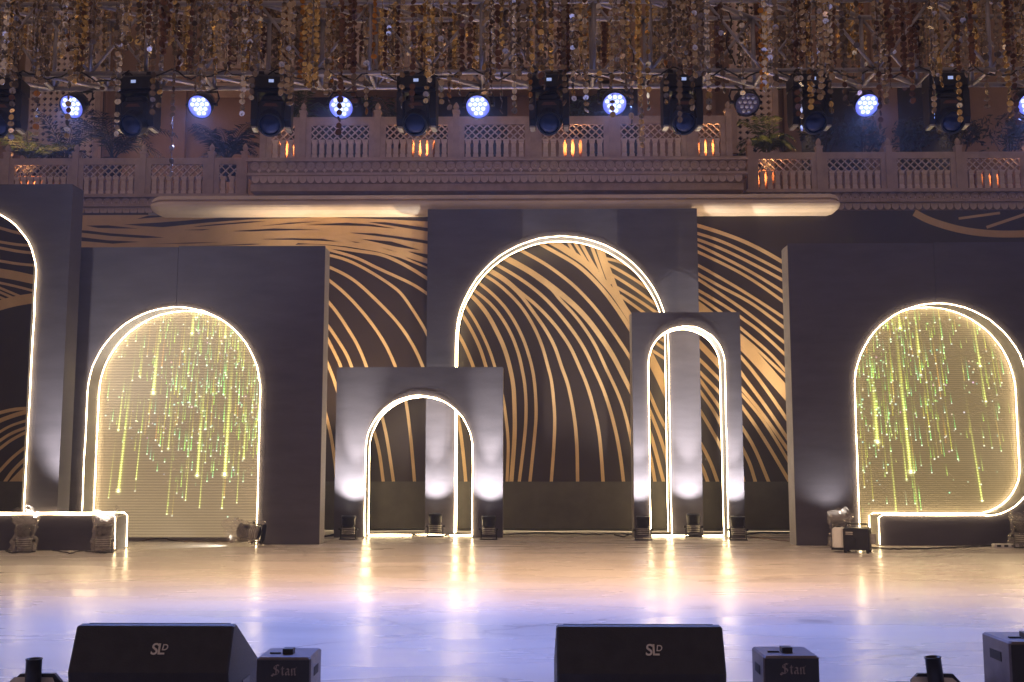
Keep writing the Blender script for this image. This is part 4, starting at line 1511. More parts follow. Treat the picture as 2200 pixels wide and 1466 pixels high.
PL, PO = par_meshes(True), par_meshes(False)
PARS = [(155, 229, -20, 'first lit blue LED par from the left end of the truss', True), (430, 229, -10, 'second lit blue LED par, between two moving heads above the palms', True),
        (733, 230, 0, 'third lit blue LED par, above the balcony lattice', True), (1027, 229, -12, 'fourth lit blue LED par, near the middle of the truss', True),
        (1320, 223, 8, 'fifth lit blue LED par, next to the unlit par', True), (1605, 224, 8, 'unlit LED par with a grey face in front of the carved screen', False),
        (1862, 226, 6, 'sixth lit blue LED par, above the dark balcony', True), (2212, 222, 0, 'lit blue LED par cut by the right frame edge', True)]
for i, (px, py, rz, lab, lit) in enumerate(PARS):
    YP = YF - 0.10
    p = at(px, py, YP)
    t = thing('led_par', lab, 'stage light', p, 0, 'LED pars hung under the truss', world_built=False)
    # local +z is the beam: toward the audience and down
    beam = Vector((math.sin(R(rz)) * 0.35, -0.80, -0.62)).normalized()
    t.rotation_euler = beam.to_track_quat('Z', 'Y').to_euler()
    for nme, me in (PL if lit else PO).items():
        share(nme, me, t)
    inv = t.rotation_euler.to_matrix().inverted()
    # hanging rod up to the rear chord
    top = inv @ (Vector((p.x, YR, ZB)) - p)
    rod = MB().tube([(0, 0.05, -0.20), top], 0.009, 6).build('hanging_rod', M['black_metal'], None)
    rod.parent = t
    if lit:
        aim = Vector((p.x * 0.93, 6.2, 0.0))
        spot('par_beam', t, (0, 0, 0.016), inv @ (aim - p), PAR_W, (0.21, 0.33, 1.0), 58, 1.0, 0.012)

# warm wash lamps added unseen behind the moving heads to brighten the back floor
for k, (px, _) in enumerate(HEADS[1:]):
    p = Vector((X(px, 200, YF) * 1.068, 8.74, ZB - 0.26))
    t = thing('added_wash_lamp', 'added warm wash lamp, unseen behind the ' + ORD[k + 1] + ' moving head from the left', 'stage light', p, 0, 'added wash lamps behind the moving heads', world_built=False)
    m = MB().lathe([(0.04, 0.10), (0.065, 0.08), (0.07, 0.0), (0.07, -0.06), (0.064, -0.06), (0.062, -0.03)], 14, caps=False)
    m.f.append(tuple(range(13, -1, -1)))
    m.build('housing', M['black'], t, True)
    MB().tube([(0, YR - 8.74, 0.26), (0, -0.02, 0.14), (0, 0, 0.10)], 0.01, 6).build('bracket', M['black_metal'], t)
    MB().lathe([(0.061, -0.031), (0.0, -0.0315)], 14, caps=False).build('lens', M['amber_lens'], t)
    spot('wash_beam', t, (0, 0, -0.065), (0, 10.0 - p.y, -p.z), FLOOR_W, (1.0, 0.66, 0.43), 44, 1.0, 0.02)

# black cables draped along the truss
rd = random.Random(9)
for i in range(7):
    xa = X(-60 + i * 320, 160, YF)
    xb = X(280 + i * 320, 160, YF)
    pts = []
    for k in range(25):
        u = k / 24
        pts.append((xa + (xb - xa) * u, YF - 0.03 + 0.02 * math.sin(9 * u + i), ZB + 0.02 - 0.10 * abs(math.sin(u * PI * 3)) * rd.uniform(0.5, 1.0)))
    o = MB().tube(pts, 0.007, 5).build('truss_cable', M['cable'], None, True, origin=pts[0])
    tag(o, 'black power cable drooping along the truss above the ' + ORD[i] + ' moving head from the left', 'cable', 'cables looped along the truss')
for i, (px, py0, py1) in enumerate([(1160, -20, 90), (1345, -20, 160), (510, -20, 60), (1240, 20, 75), (985, 10, 150), (1560, 0, 140)]):
    a, b = at(px, py0, YR - 0.1), at(px + 12, py1, YR - 0.1)
    pts = [a.lerp(b, k / 10) + Vector((0.03 * math.sin(k * 0.9 + i), 0, 0)) for k in range(11)]
    o = MB().tube(pts, 0.007, 5).build('hanging_cable', M['cable'], None, True, origin=pts[0])
    tag(o, 'black cable dangling among the sequin strings inside the truss', 'cable', 'cables dangling inside the truss')

# ================================================================== SEQUIN STRINGS
def disc_geo(r_, th=0.0012, seg=10):
    m = MB()
    m.lathe([(r_, -th), (r_, th)], seg)
    return m


def add_disc(m, c, r_, yaw, tilt):
    T = Matrix.Translation(c) @ Matrix.Rotation(yaw, 4, 'Z') @ Matrix.Rotation(PI / 2 + tilt, 4, 'X')
    m.lathe([(r_, -0.0012), (r_ * 0.93, 0.0016)], 10, T)


DM = []
for m_ in DISC:
    DM.append(disc_geo(1.0, 0.045).mesh('sequin', m_))
rd = random.Random(42)
LOW = [(367, 380), (143, 297), (23, 300), (77, 292), (250, 293), (328, 246), (340, 232), (520, 250), (540, 215), (622, 228), (728, 290), (760, 222), (787, 245), (862, 232),
       (884, 234), (915, 222), (948, 224), (965, 236), (1040, 205), (1078, 246), (1105, 244), (1141, 236), (1201, 206), (1214, 226), (1233, 217), (1260, 243), (1290, 190),
       (1316, 252), (1345, 210), (1357, 268), (1380, 318), (1394, 238), (1432, 225), (1460, 263), (1487, 237), (1525, 250), (1556, 200), (1597, 205), (1716, 250), (1722, 282), (1743, 236),
       (1762, 214), (1787, 243), (1817, 230), (1848, 205), (1892, 277), (1904, 223), (1962, 222), (2008, 256), (2063, 262), (2122, 234), (2172, 255), (2187, 268)]
FIX = [(px, 'moving head', i + 1) for i, (px, _) in enumerate(HEADS)] + [(q[0], 'par', i + 1) for i, q in enumerate(PARS)]
ORD = ['first', 'second', 'third', 'fourth', 'fifth', 'sixth', 'seventh', 'eighth']
n_single = 0
used_labels = {}


def string_at(px, py_end, Y, kind, low, label):
    global n_single
    top = at(px, -75, Y)
    end = at(px, py_end, Y)
    L = top.z - end.z
    x0, y0 = top.x, Y
    x0 = end.x
    step = rd.uniform(0.045, 0.054)
    n = int(L / step)
    t = thing('sequin_string', label, 'decoration', (x0, y0, top.z), 0, 'sequin strings hanging above the stage')
    sway = rd.uniform(-0.012, 0.012)
    th = MB().tube([(x0, y0, top.z), (x0 + sway * 0.5, y0, (top.z + end.z) / 2), (x0, y0, end.z)], 0.0016, 4)
    th.build('thread', M['cable'], t)
    m = MB()
    yaw0 = rd.uniform(-1.2, 1.2)
    nsing = 7 if low else 0
    drop = rd.random() < 0.35
    for k in range(n + 1):
        if rd.random() < 0.06 and k < n:
            continue
        z = end.z + 0.02 + k * step
        r_ = 0.0235 * rd.uniform(0.88, 1.08)
        u = (top.z - z) / L
        xx = x0 + sway * math.sin(u * PI) + rd.uniform(-0.004, 0.004)
        yaw = yaw0 + rd.gauss(0, 0.55)
        tilt = rd.gauss(0, 0.38)
        if k < nsing and n_single < 300:
            mk = kind if rd.random() < 0.75 else rd.randrange(6)
            o = share('sequin', DM[mk], t, Vector((xx, y0, z)) - OFF[t.name], None, (r_, r_, r_))
            o.rotation_euler = (Matrix.Rotation(yaw, 3, 'Z') @ Matrix.Rotation(PI / 2 + tilt, 3, 'X')).to_euler()
            n_single += 1
        else:
            add_disc(m, (xx, y0, z), r_, yaw, tilt)
    if m.v:
        o = m.build('sequins', DISC[kind], t)
        o['kind'] = 'stuff'
    return t


def pick():
    u = rd.random()
    return 0 if u < 0.26 else 4 if u < 0.47 else 5 if u < 0.70 else 1 if u < 0.82 else 2 if u < 0.96 else 3


for (px, py) in LOW:
    Y = rd.uniform(7.35, 7.95)
    kind = rd.choice([0, 5, 1, 5, 0, 2, 4])
    fx_, nm_, ix_ = min(FIX, key=lambda q: abs(q[0] - px))
    side = 'in front of' if abs(fx_ - px) < 26 else ('just left of' if px < fx_ else 'just right of')
    word = DISC_WORD[kind]
    ln = 'long' if py > 262 else ('mid-length' if py > 228 else 'short')
    lab = f'{ln} {word} sequin string hanging {side} the {ORD[ix_ - 1]} {nm_} from the left'
    if lab in used_labels:
        used_labels[lab] += 1
        lab = lab.replace('hanging', 'beside another one, hanging')
    used_labels[lab] = 1
    string_at(px, py, Y, kind, True, lab)

# the dense curtain that ends at the height of the truss: clusters of strands
curtain = []
xx = -30
while xx < 2235:
    n_here = rd.choice([2, 4, 5, 6, 7])
    yc = rd.uniform(7.2, 9.2)
    ec = rd.gauss(150, 26)
    wd = rd.uniform(9, 19)
    kc = min(2, pick()) if rd.random() < 0.4 else rd.choice([0, 4, 5, 5])
    for k in range(n_here):
        curtain.append((xx + rd.gauss(0, wd * 0.6), ec + rd.gauss(0, 16), min(9.35, max(7.15, yc + rd.gauss(0, 0.18))), kc if rd.random() < 0.55 else pick()))
    xx += rd.uniform(12, 26)
rd.shuffle(curtain)
curtain.sort(key=lambda q: q[2])
N_THINGS = 295 - len(LOW)
VERT = ['bright ', '', 'dull ']
for i, (px, py, Y, kind) in enumerate(curtain[:N_THINGS]):
    py = min(205, max(60, py))
    near = min(FIX, key=lambda q: abs(q[0] - px))
    string_at(px, py, Y, kind, False, f'{DISC_WORD[kind]} sequin string in the dense curtain above the {ORD[near[2] - 1]} {near[1]} from the left')
# the strands behind them, past counting
bm_all = [MB() for _ in DISC]
th_all = MB()
for (px, py, Y, kind) in curtain[N_THINGS:] + [(rd.uniform(-30, 2230), rd.gauss(120, 30), rd.uniform(8.9, 9.6), pick()) for _ in range(130)]:
    py = min(190, max(40, py))
    top, end = at(px, -75, Y), at(px, py, Y)
    th_all.tube([(end.x, Y, top.z), end], 0.0016, 4)
    yaw0 = rd.uniform(-1.2, 1.2)
    z = end.z
    while z < top.z:
        if rd.random() > 0.06:
            add_disc(bm_all[kind], (end.x + rd.uniform(-0.006, 0.006), Y, z), 0.0235 * rd.uniform(0.88, 1.08), yaw0 + rd.gauss(0, 0.55), rd.gauss(0, 0.38))
        z += rd.uniform(0.045, 0.054)
rear = thing('sequin_curtain', 'mass of sequin strands behind the front strings, too tangled to count', 'decoration', (0, 9.2, 5), 0)
rear['kind'] = 'stuff'
th_all.build('threads', M['cable'], rear)['kind'] = 'stuff'
for m_, mt in zip(bm_all, DISC):
    m_.build('sequins', mt, rear)['kind'] = 'stuff'
# pipes that carry the strings, above the picture
for k, yy in enumerate((7.35, 7.9, 8.7, 9.25)):
    z_ = at(1100, -75, yy).z + 0.02
    o = MB().tube([(tx0, yy, z_), (tx1, yy, z_)], 0.024, 8).build('ceiling_pipe', M['alu'], None, True, origin=(0, yy, z_))
    tag(o, 'aluminium pipe above the curtain from which the sequin strings hang', 'pipe', 'pipes carrying the sequin strings')

# ================================================================== PALACE FACADE AND BALCONIES
YW = 19.2            # rear wall
YCB = 16.35          # front of the centre balcony
YSB = 16.85          # front of the side balconies
bld = thing('palace_facade', 'carved sandstone palace front with balconies behind and above the stage', 'building', (0, YSB, 0))
wx0, wx1 = X(-500, 200, YW), X(2700, 200, YW)
z_floor_s = Z(300, 416, YSB)
MB().box(wx0, wx1, YW, YW + 0.4, 0, 12.5).build('rear_wall', M['wall'], bld)
MB().box(wx0, wx1, 17.02, 17.3, 0, z_floor_s - 0.31).build('lower_wall', M['wall'], bld)


def baluster_mesh(h, w):
    """square baluster with cap, waist and foot (front at y = 0)"""
    m = MB()
    P = [(0.50, 0.0), (0.50, 0.20), (0.42, 0.24), (0.40, 0.30), (0.46, 0.36), (0.40, 0.76), (0.47, 0.78), (0.47, 0.84), (0.56, 0.86), (0.56, 1.0)]
    rings = []
    for (k, u) in P:
        hw = w * k
        rings.append([(-hw, -hw, u * h), (hw, -hw, u * h), (hw, hw, u * h), (-hw, hw, u * h)])
    vs = sum(rings, [])
    fs = []
    for i in range(len(P) - 1):
        for s in range(4):
            s2 = (s + 1) % 4
            fs.append((i * 4 + s, i * 4 + s2, i * 4 + 4 + s2, i * 4 + 4 + s))
    m.add(vs, fs)
    return m.mesh('baluster', M['stone_pale'])


def lattice_mesh(w, h, nx, bar=0.016):
    """diamond lattice, nx diamonds wide, in the x-z plane from (0,0) to (w,h)"""
    m = MB()
    s = w / nx
    k = -int(h / s) - 1
    while k < nx + 1:
        for sg in (1, -1):
            # line x = k*s + sg*z  (45 degrees, scaled to two rows)
            x0_, x1_ = (k * s, k * s + h) if sg == 1 else (k * s + h, k * s)
            z0_, z1_ = 0.0, h
            # clip to [0,w]
            pts = []
            for u in (0, 1):
                pass
            dx = x1_ - x0_
            ua, ub = 0.0, 1.0
            if dx != 0:
                t0, t1 = (0 - x0_) / dx, (w - x0_) / dx
                lo, hi = min(t0, t1), max(t0, t1)
                ua, ub = max(ua, lo), min(ub, hi)
            if ub - ua < 0.05:
                continue
            a = Vector((x0_ + dx * ua, 0, h * ua))
            b = Vector((x0_ + dx * ub, 0, h * ub))
            d = (b - a).normalized()
            nrm = Vector((-d.z, 0, d.x)) * bar / 2
            yo = 0.0 if sg == 1 else 0.004
            vs = []
            for q in (a, b):
                for (sgn, yy) in ((1, yo), (-1, yo), (-1, yo + 0.035), (1, yo + 0.035)):
                    vs.append((q.x + nrm.x * sgn, yy, q.z + nrm.z * sgn))
            m.add(vs, [(0, 1, 5, 4), (1, 2, 6, 5), (2, 3, 7, 6), (3, 0, 4, 7)])
        k += 1
    return m.mesh('lattice', M['stone_pale'])


def post_mesh(h, w):
    m = MB().box(-w / 2, w / 2, 0, w, 0, h)
    m.box(-w * 0.6, w * 0.6, -w * 0.1, w * 1.1, h, h + 0.035)
    m.lathe([(w * 0.25, h + 0.035), (w * 0.30, h + 0.05), (w * 0.46, h + 0.085), (w * 0.46, h + 0.11), (w * 0.28, h + 0.15), (w * 0.08, h + 0.175)], 10, Matrix.Translation((0, w / 2, 0)))
    return m.mesh('post', M['stone'])


def rosette_mesh(r_):
    m = MB()
    T = Matrix.Rotation(PI / 2, 4, 'X')
    m.lathe([(r_, 0.0), (r_, 0.012), (r_ * 0.86, 0.018), (r_ * 0.78, 0.008), (r_ * 0.30, 0.008), (r_ * 0.22, 0.020), (0.0, 0.026)], 14, T, caps=False)
    return m.mesh('rosette', M['stone'], False)


def diamond_mesh(r_):
    m = MB().add([(-r_, 0, 0), (0, 0, -r_), (r_, 0, 0), (0, 0, r_), (0, -0.022, 0)], [(0, 1, 4), (1, 2, 4), (2, 3, 4), (3, 0, 4)])
    return m.mesh('diamond', M['stone_pale'])


def scallop_mesh(w, h):
    pts = [(-w / 2, h)]
    for i in range(9):
        a = PI + PI * i / 8
        pts.append((w * 0.46 * math.cos(a), h * 0.52 + h * 0.52 * math.sin(a)))
    pts.append((w / 2, h))
    m = MB().prism_xz(pts, -0.02, 0.0)
    return m.mesh('scallop', M['stone_pale'])


def balcony(name_lab, Y, x0, x1, z_rail, z_lat0, z_lat1, z_bal, z_fr, posts, n_bal, mat_slab='stone', frieze=None, parts=True, depth=None):
    """posts: x of post centres; panels between consecutive posts. Front plane y = Y"""
    dp = depth or 0.5
    slab = MB()
    slab.box(x0, x1, Y, Y + dp, z_bal - 0.03, z_bal)
    top_lip = z_bal
    slab.box(x0 - 0.03, x1 + 0.03, Y - 0.05, Y + dp, z_bal - 0.07, z_bal - 0.0305)
    if frieze:
        z1_, z2_, z3_ = frieze
        slab.box(x0 - 0.02, x1 + 0.02, Y - 0.04, Y + dp, z1_ - 0.04, z1_ - 0.0005)
        slab.box(x0 + 0.04, x1 - 0.04, Y + 0.035, Y + dp, z3_, z2_ - 0.0005)
    sl = slab.build('balcony', M[mat_slab], bld)
    off = OFF[bld.name]
    if frieze:
        MB().box(x0 + 0.02, x1 - 0.02, Y - 0.005, Y + dp - 0.01, z1_ + 0.0002, z_bal - 0.0707).build('frieze', M['stone_dark'], sl)
        MB().box(x0 + 0.05, x1 - 0.05, Y + 0.02, Y + dp - 0.01, z2_ + 0.0002, z1_ - 0.0407).build('frieze', M['stone_dark'], sl)
        zc_ = (z_bal - 0.07 + z1_) / 2
        hh = (z_bal - 0.07 - z1_)
        rr = 0.072
        rm, dm_ = rosette_mesh(rr), diamond_mesh(0.038)
        nR = int((x1 - x0 - 0.08) / 0.148)
        for i in range(nR):
            x = x0 + 0.11 + i * (x1 - x0 - 0.18) / max(1, nR - 1)
            share('rosette', rm, sl, Vector((x, Y - 0.0055, z_bal - 0.075 - rr)) - off)
            if i < nR - 1:
                share('diamond', dm_, sl, Vector((x + 0.074, Y - 0.0055, z1_ + hh * 0.24)) - off)
        sw = 0.126
        shm = (z1_ - 0.04) - z2_
        sm = scallop_mesh(sw, shm * 0.92)
        nS = int((x1 - x0 - 0.08) / sw)
        for i in range(nS):
            share('scallop', sm, sl, Vector((x0 + 0.06 + (i + 0.5) * (x1 - x0 - 0.12) / nS, Y + 0.0195, z2_ + shm * 0.07)) - off)
    pw = 0.10
    pmx = post_mesh(z_rail - z_bal + 0.07, pw)
    for x in posts:
        share('post', pmx, sl, Vector((x, Y + 0.05, z_bal)) - off)
    bm_ = baluster_mesh(z_lat0 - z_bal - 0.002, 0.082)
    for a, b in zip(posts[:-1], posts[1:]):
        xa, xb = a + pw / 2, b - pw / 2
        w = xb - xa
        fw = 0.085
        fr_ = MB()
        fr_.box(xa, xb, Y + 0.075, Y + 0.135, z_lat1, z_rail)
        fr_.box(xa, xa + fw, Y + 0.075, Y + 0.135, z_bal, z_lat1 - 0.0005)
        fr_.box(xb - fw, xb, Y + 0.075, Y + 0.135, z_bal, z_lat1 - 0.0005)
        fr_.build('panel_frame', M['stone'], sl)
        iw = w - 2 * fw
        if iw < 0.12:
            continue
        nn = max(2, round(iw / 0.118))
        o = share('lattice', lattice_mesh(iw, z_lat1 - z_lat0, nn), sl, Vector((xa + fw, Y + 0.085, z_lat0)) - off)
        for k in range(nn):
            share('baluster', bm_, sl, Vector((xa + fw + (k + 0.5) * iw / nn, Y + 0.105, z_bal + 0.001)) - off)
    return sl


# centre balcony
zr, zl1, zl0, zb_ = Z(1100, 247, YCB), Z(1100, 264, YCB), Z(1100, 296, YCB), Z(1100, 337, YCB)
balcony('centre', YCB, X(533, 360, YCB), X(1603, 360, YCB), zr, zl0, zl1, zb_, 0, [X(q, 300, YCB) for q in (563, 648, 809, 979, 1146, 1316, 1484, 1568)], 8,
        frieze=(Z(1100, 371, YCB), Z(1100, 393, YCB), Z(1100, 408, YCB)), depth=2.8)
# left and right balconies
zr, zl1, zl0, zb_ = Z(300, 337, YSB), Z(300, 351, YSB), Z(300, 377, YSB), Z(300, 416, YSB)
balcony('left', YSB, X(-340, 420, YSB), X(531, 420, YSB), zr, zl0, zl1, zb_, 0, [X(q, 380, YSB) for q in (-284, -138, 8, 157, 303, 450, 522)], 8,
        frieze=(Z(300, 440, YSB), Z(300, 462, YSB), Z(300, 474, YSB)), depth=2.3)
zr, zl1, zl0, zb_ = Z(1900, 324, YSB), Z(1900, 338, YSB), Z(1900, 364, YSB), Z(1900, 405, YSB)
balcony('right', YSB, X(1606, 420, YSB), X(2560, 420, YSB), zr, zl0, zl1, zb_, 0, [X(q, 370, YSB) for q in (1614, 1764, 1914, 2065, 2216, 2368, 2520)], 8,
        frieze=(Z(1900, 430, YSB), Z(1900, 452, YSB), Z(1900, 464, YSB)), depth=2.3)
# upper gallery glimpsed through the curtain
YU = 18.6
zr, zl1, zl0, zb_ = Z(700, 36, YU), Z(700, 58, YU), Z(700, 96, YU), Z(700, 140, YU)
balcony('upper', YU, X(440, 150, YU), X(1290, 150, YU), zr, zl0, zl1, zb_, 0, [X(q, 90, YU) for q in (450, 590, 730, 870, 1010, 1150, 1280)], 8,
        frieze=(Z(700, 160, YU), Z(700, 176, YU), Z(700, 186, YU)), depth=0.58)
# pilasters of the rear wall
for q in (30, 225, 395, 575, 1320, 1520, 1690, 1880, 2060):
    xq = X(q, 100, YW)
    MB().box(xq - 0.11, xq + 0.11, YW - 0.10, YW - 0.001, 0, 12.4).build('pilaster', M['wall'], bld)
# dark openings in the rear wall
for (qa, qb, ya, yb2) in ((660, 800, 170, 330), (930, 1090, 175, 330), (1225, 1370, 175, 330), (1720, 1850, 190, 330), (1930, 2080, 190, 330)):
    MB().box(X(qa, 250, YW), X(qb, 250, YW), YW - 0.02, YW - 0.001, Z(1000, yb2 + 40, YW), Z(1000, ya, YW)).build('doorway', M['dark'], bld)


# carved stone screens
def jali(px0, px1, py0, py1, Y, cell, label):
    xa, xb = X(px0, 250, Y), X(px1, 250, Y)
    za, zb2 = Z(px0, py1, Y), Z(px0, py0, Y)
    t = thing('carved_screen', label, 'screen', ((xa + xb) / 2, Y, za), group='carved stone screens')
    m = MB()
    nx_, nz_ = max(1, int((xb - xa) / cell)), max(1, int((zb2 - za) / cell))
    cw, ch = (xb - xa) / nx_, (zb2 - za) / nz_
    for i in range(nx_):
        for j in range(nz_):
            cx_, cz_ = xa + (i + 0.5) * cw, za + (j + 0.5) * ch
            big = (i + j) % 2 == 0
            sq = []
            ho = []
            rot = rd.choice([0, 0.4])
            for k in range(8):
                a = PI / 4 * k
                c_, s_2 = math.cos(a), math.sin(a)
                mm_ = max(abs(c_), abs(s_2))
                sq.append((cx_ + c_ / mm_ * cw / 2, cz_ + s_2 / mm_ * ch / 2))
                f2 = (0.40 if k % 2 == 0 else 0.27) if big else (0.20 if k % 2 else 0.30)
                ho.append((cx_ + c_ * cw * f2, cz_ + s_2 * ch * f2))
            vs = [(p[0], Y, p[1]) for p in sq] + [(p[0], Y, p[1]) for p in ho] + [(p[0], Y + 0.05, p[1]) for p in ho]
            fs = []
            for k in range(8):
                k2 = (k + 1) % 8
                fs += [(k, k2, 8 + k2, 8 + k), (8 + k, 8 + k2, 16 + k2, 16 + k)]
            m.add(vs, fs)
    m.build('pierced_slab', M['stone_pale'], t)
    f2 = MB()
    f2.box(xa - 0.10, xa - 0.001, Y - 0.03, Y + 0.09, za, zb2 + 0.1)
    f2.box(xb + 0.001, xb + 0.10, Y - 0.03, Y + 0.09, za, zb2 + 0.1)
    f2.box(xa - 0.10, xb + 0.10, Y - 0.03, Y + 0.09, zb2 + 0.1005, zb2 + 0.2)
    f2.build('frame', M['stone'], t)
    MB().box(xa, xb, Y + 0.35, Y + 0.37, za, zb2).build('dark_backing', M['dark'], t)
    return t


jali(62, 204, -40, 345, 18.5, 0.11, 'tall carved stone screen behind the palms at the left balcony')
jali(1582, 1660, -40, 330, 18.5, 0.11, 'narrow carved stone screen behind the unlit par')

# the long moulded ledge above the backdrop
YLG = 15.62
la_, lb_ = X(322, 435, YLG), X(1806, 435, YLG)
zl_t, zl_b = Z(1100, 417, YLG), Z(1100, 456, YLG)
hL = zl_t - zl_b
prof = [(YLG + 0.9, zl_b + 0.01), (YLG + 0.10, zl_b), (YLG + 0.07, zl_b + 0.012), (YLG + 0.02, zl_b + hL * 0.16), (YLG - 0.005, zl_b + hL * 0.30),
        (YLG - 0.01, zl_b + hL * 0.42), (YLG + 0.0, zl_b + hL * 0.54), (YLG + 0.03, zl_b + hL * 0.64), (YLG + 0.08, zl_b + hL * 0.71), (YLG + 0.10, zl_b + hL * 0.78), (YLG + 0.05, zl_b + hL * 0.80),
        (YLG + 0.05, zl_b + hL * 0.97), (YLG + 0.055, zl_t), (YLG + 0.9, zl_t)]
ledge = thing('ledge', 'long pale moulded ledge running above the tall centre panel', 'ledge', ((la_ + lb_) / 2, YLG, zl_b))
m = MB()
n = len(prof)
xs = [(la_, 0.55), (la_ + 0.05, 0.80), (la_ + 0.13, 1.0), (lb_ - 0.13, 1.0), (lb_ - 0.05, 0.85), (lb_, 0.55)]
zm_ = (zl_t + zl_b) / 2
for (x, k) in xs:
    for (py_, pz_) in prof:
        m.v.append((x, YLG + 0.9 + (py_ - YLG - 0.9) * (0.9 + 0.1 * k), zm_ + (pz_ - zm_) * k))
for i in range(len(xs) - 1):
    for k in range(n):
        k2 = (k + 1) % n
        m.f.append((i * n + k, i * n + k2, (i + 1) * n + k2, (i + 1) * n + k))
m.f.append(tuple(range(n - 1, -1, -1)))
m.f.append(tuple((len(xs) - 1) * n + k for k in range(n)))
m.build('moulding', M['ledge'], ledge)

# ---- amber uplights standing on the balcony floor
UPS = [(61, 408, YSB + 0.42, 1.0), (617, 330, YCB + 0.42, 1.0), (908, 332, YCB + 0.42, 1.2), (1226, 332, YCB + 0.42, 1.0), (1523, 332, YCB + 0.42, 1.1), (1638, 396, YSB + 0.35, 0.8), (2146, 398, YSB + 0.42, 0.35),
       (250, 408, YSB + 1.2, 1.4), (455, 408, YSB + 1.4, 1.6)]
UL = ['between the posts of the left balcony', 'at the narrow first bay of the centre balcony', 'below the third par on the centre balcony', 'right of the middle moving head on the balcony',
      'in the last bay of the centre balcony', 'below the bright palm on the dark balcony', 'at the far end of the dark balcony', 'between the two left palms', 'behind the dark palm near the centre balcony']
for (px, py, Y, k), lb in zip(UPS, UL):
    zf = Z(1100, 337, YCB) if Y < YSB - 0.05 else z_floor_s if px < 1000 else Z(1900, 405, YSB)
    p = Vector((X(px, 300 if px > 540 and px < 1600 else 380, Y), Y, zf))
    t = thing('uplight', 'small amber uplight ' + lb, 'lamp', p, 0, 'amber uplights on the balconies', world_built=False)
    MB().lathe([(0.05, 0.0), (0.05, 0.08), (0.042, 0.085)], 12).build('body', M['black_metal'], t)
    MB().lathe([(0.040, 0.086), (0.0, 0.087)], 12, caps=False).build('lens', M['amber_lens'], t)
    spot('uplight_beam', t, (0, 0, 0.10), (0, 0.12 if px not in (250, 455) else 0.3, 1.0), UP_W * k * (1.0 if px not in (250, 455) else 0.22), (1.0, 0.52, 0.22) if px not in (250, 455) else (1.0, 0.60, 0.42), 62, 0.8, 0.04)


for i, (px, py, Y, k) in enumerate(UPS[:7]):  # terracotta tubs added behind the balusters to catch the orange light
    zf = Z(1100, 337, YCB) if Y < YSB - 0.05 else z_floor_s if px < 1000 else Z(1900, 405, YSB)
    cx_ = X(px, 300 if 540 < px < 1600 else 380, Y) + (0.05 if i % 2 else -0.04)
    t = thing('added_planter', 'added terracotta tub lit by the ' + UL[i].replace('at the', 'uplight at the').replace('between', 'uplight between').replace('below', 'uplight below').replace('right of', 'uplight right of').replace('in the', 'uplight in the') + '', 'added_planter', (cx_, Y + 0.34, zf), 0, 'added terracotta tubs on the balconies', world_built=False)
    MB().add([(-0.15, -0.11, 0), (0.15, -0.11, 0), (0.15, 0.11, 0), (-0.15, 0.11, 0), (-0.21, -0.16, 0.42), (0.21, -0.16, 0.42), (0.21, 0.16, 0.42), (-0.21, 0.16, 0.42)],
             [(0, 3, 2, 1), (4, 5, 6, 7), (0, 1, 5, 4), (1, 2, 6, 5), (2, 3, 7, 6), (3, 0, 4, 7)]).build('bowl', M['terracotta'], t)
    MB().box(-0.225, 0.225, -0.175, 0.175, 0.4205, 0.465).build('rim', M['terracotta'], t)

# ---- palms and shrubs on the balconies
def frond(m, base, yaw, length, rise, droop, nleaf=22, leaf=0.26, rdm=None):
    d = Vector((math.cos(yaw), math.sin(yaw), 0))
    pts = []
    for i in range(nleaf + 1):
        u = i / nleaf
        pts.append(base + d * (length * u * (0.55 + 0.45 * u)) + Vector((0, 0, rise * u - droop * u * u * u)))
    m.tube(pts[::2], [0.010 * (1 - 0.8 * i / (len(pts[::2]) - 1)) + 0.002 for i in range(len(pts[::2]))], 4)
    for i in range(4, nleaf + 1):
        u = i / nleaf
        p = pts[i]
        t = (pts[min(nleaf, i + 1)] - pts[i - 1]).normalized()
        s = t.cross(Vector((0, 0, 1))).normalized()
        L = leaf * (math.sin(PI * (0.15 + 0.8 * u)) ** 0.7) * rdm.uniform(0.85, 1.1)
        for sg in (-1, 1):
            tip = p + (s * sg * 0.8 + t * 0.55).normalized() * L + Vector((0, 0, -0.25 * L + rdm.uniform(-0.03, 0.03)))
            mid = p.lerp(tip, 0.45) + Vector((0, 0, 0.03))
            w = t * 0.016
            m.add([p, mid - w, tip, mid + w], [(0, 1, 2, 3)])


def palm(px, py, Y, label, seed, n, length, rise, mat, leaf=0.26, pot=True):
    rdm = random.Random(seed)
    p = at(px, py + 14, Y)
    t = thing('palm', label, 'plant', p, 0, 'potted palms on the balconies')
    if pot:
        MB().lathe([(0.13, -0.34), (0.19, -0.02), (0.21, 0.0), (0.19, 0.0), (0.16, -0.05)], 14, Matrix.Translation(p)).build('pot', M['pot'], t, True)
    for k in range(n):
        m = MB()
        yaw = 2 * PI * k / n + rdm.uniform(-0.3, 0.3)
        f = rdm.uniform(0.7, 1.15)
        frond(m, p + Vector((rdm.uniform(-0.04, 0.04), rdm.uniform(-0.04, 0.04), 0)), yaw, length * f, rise * rdm.uniform(0.6, 1.25), rise * rdm.uniform(0.3, 0.75), 22, leaf, rdm)
        m.build('frond', M[mat], t)
    return t


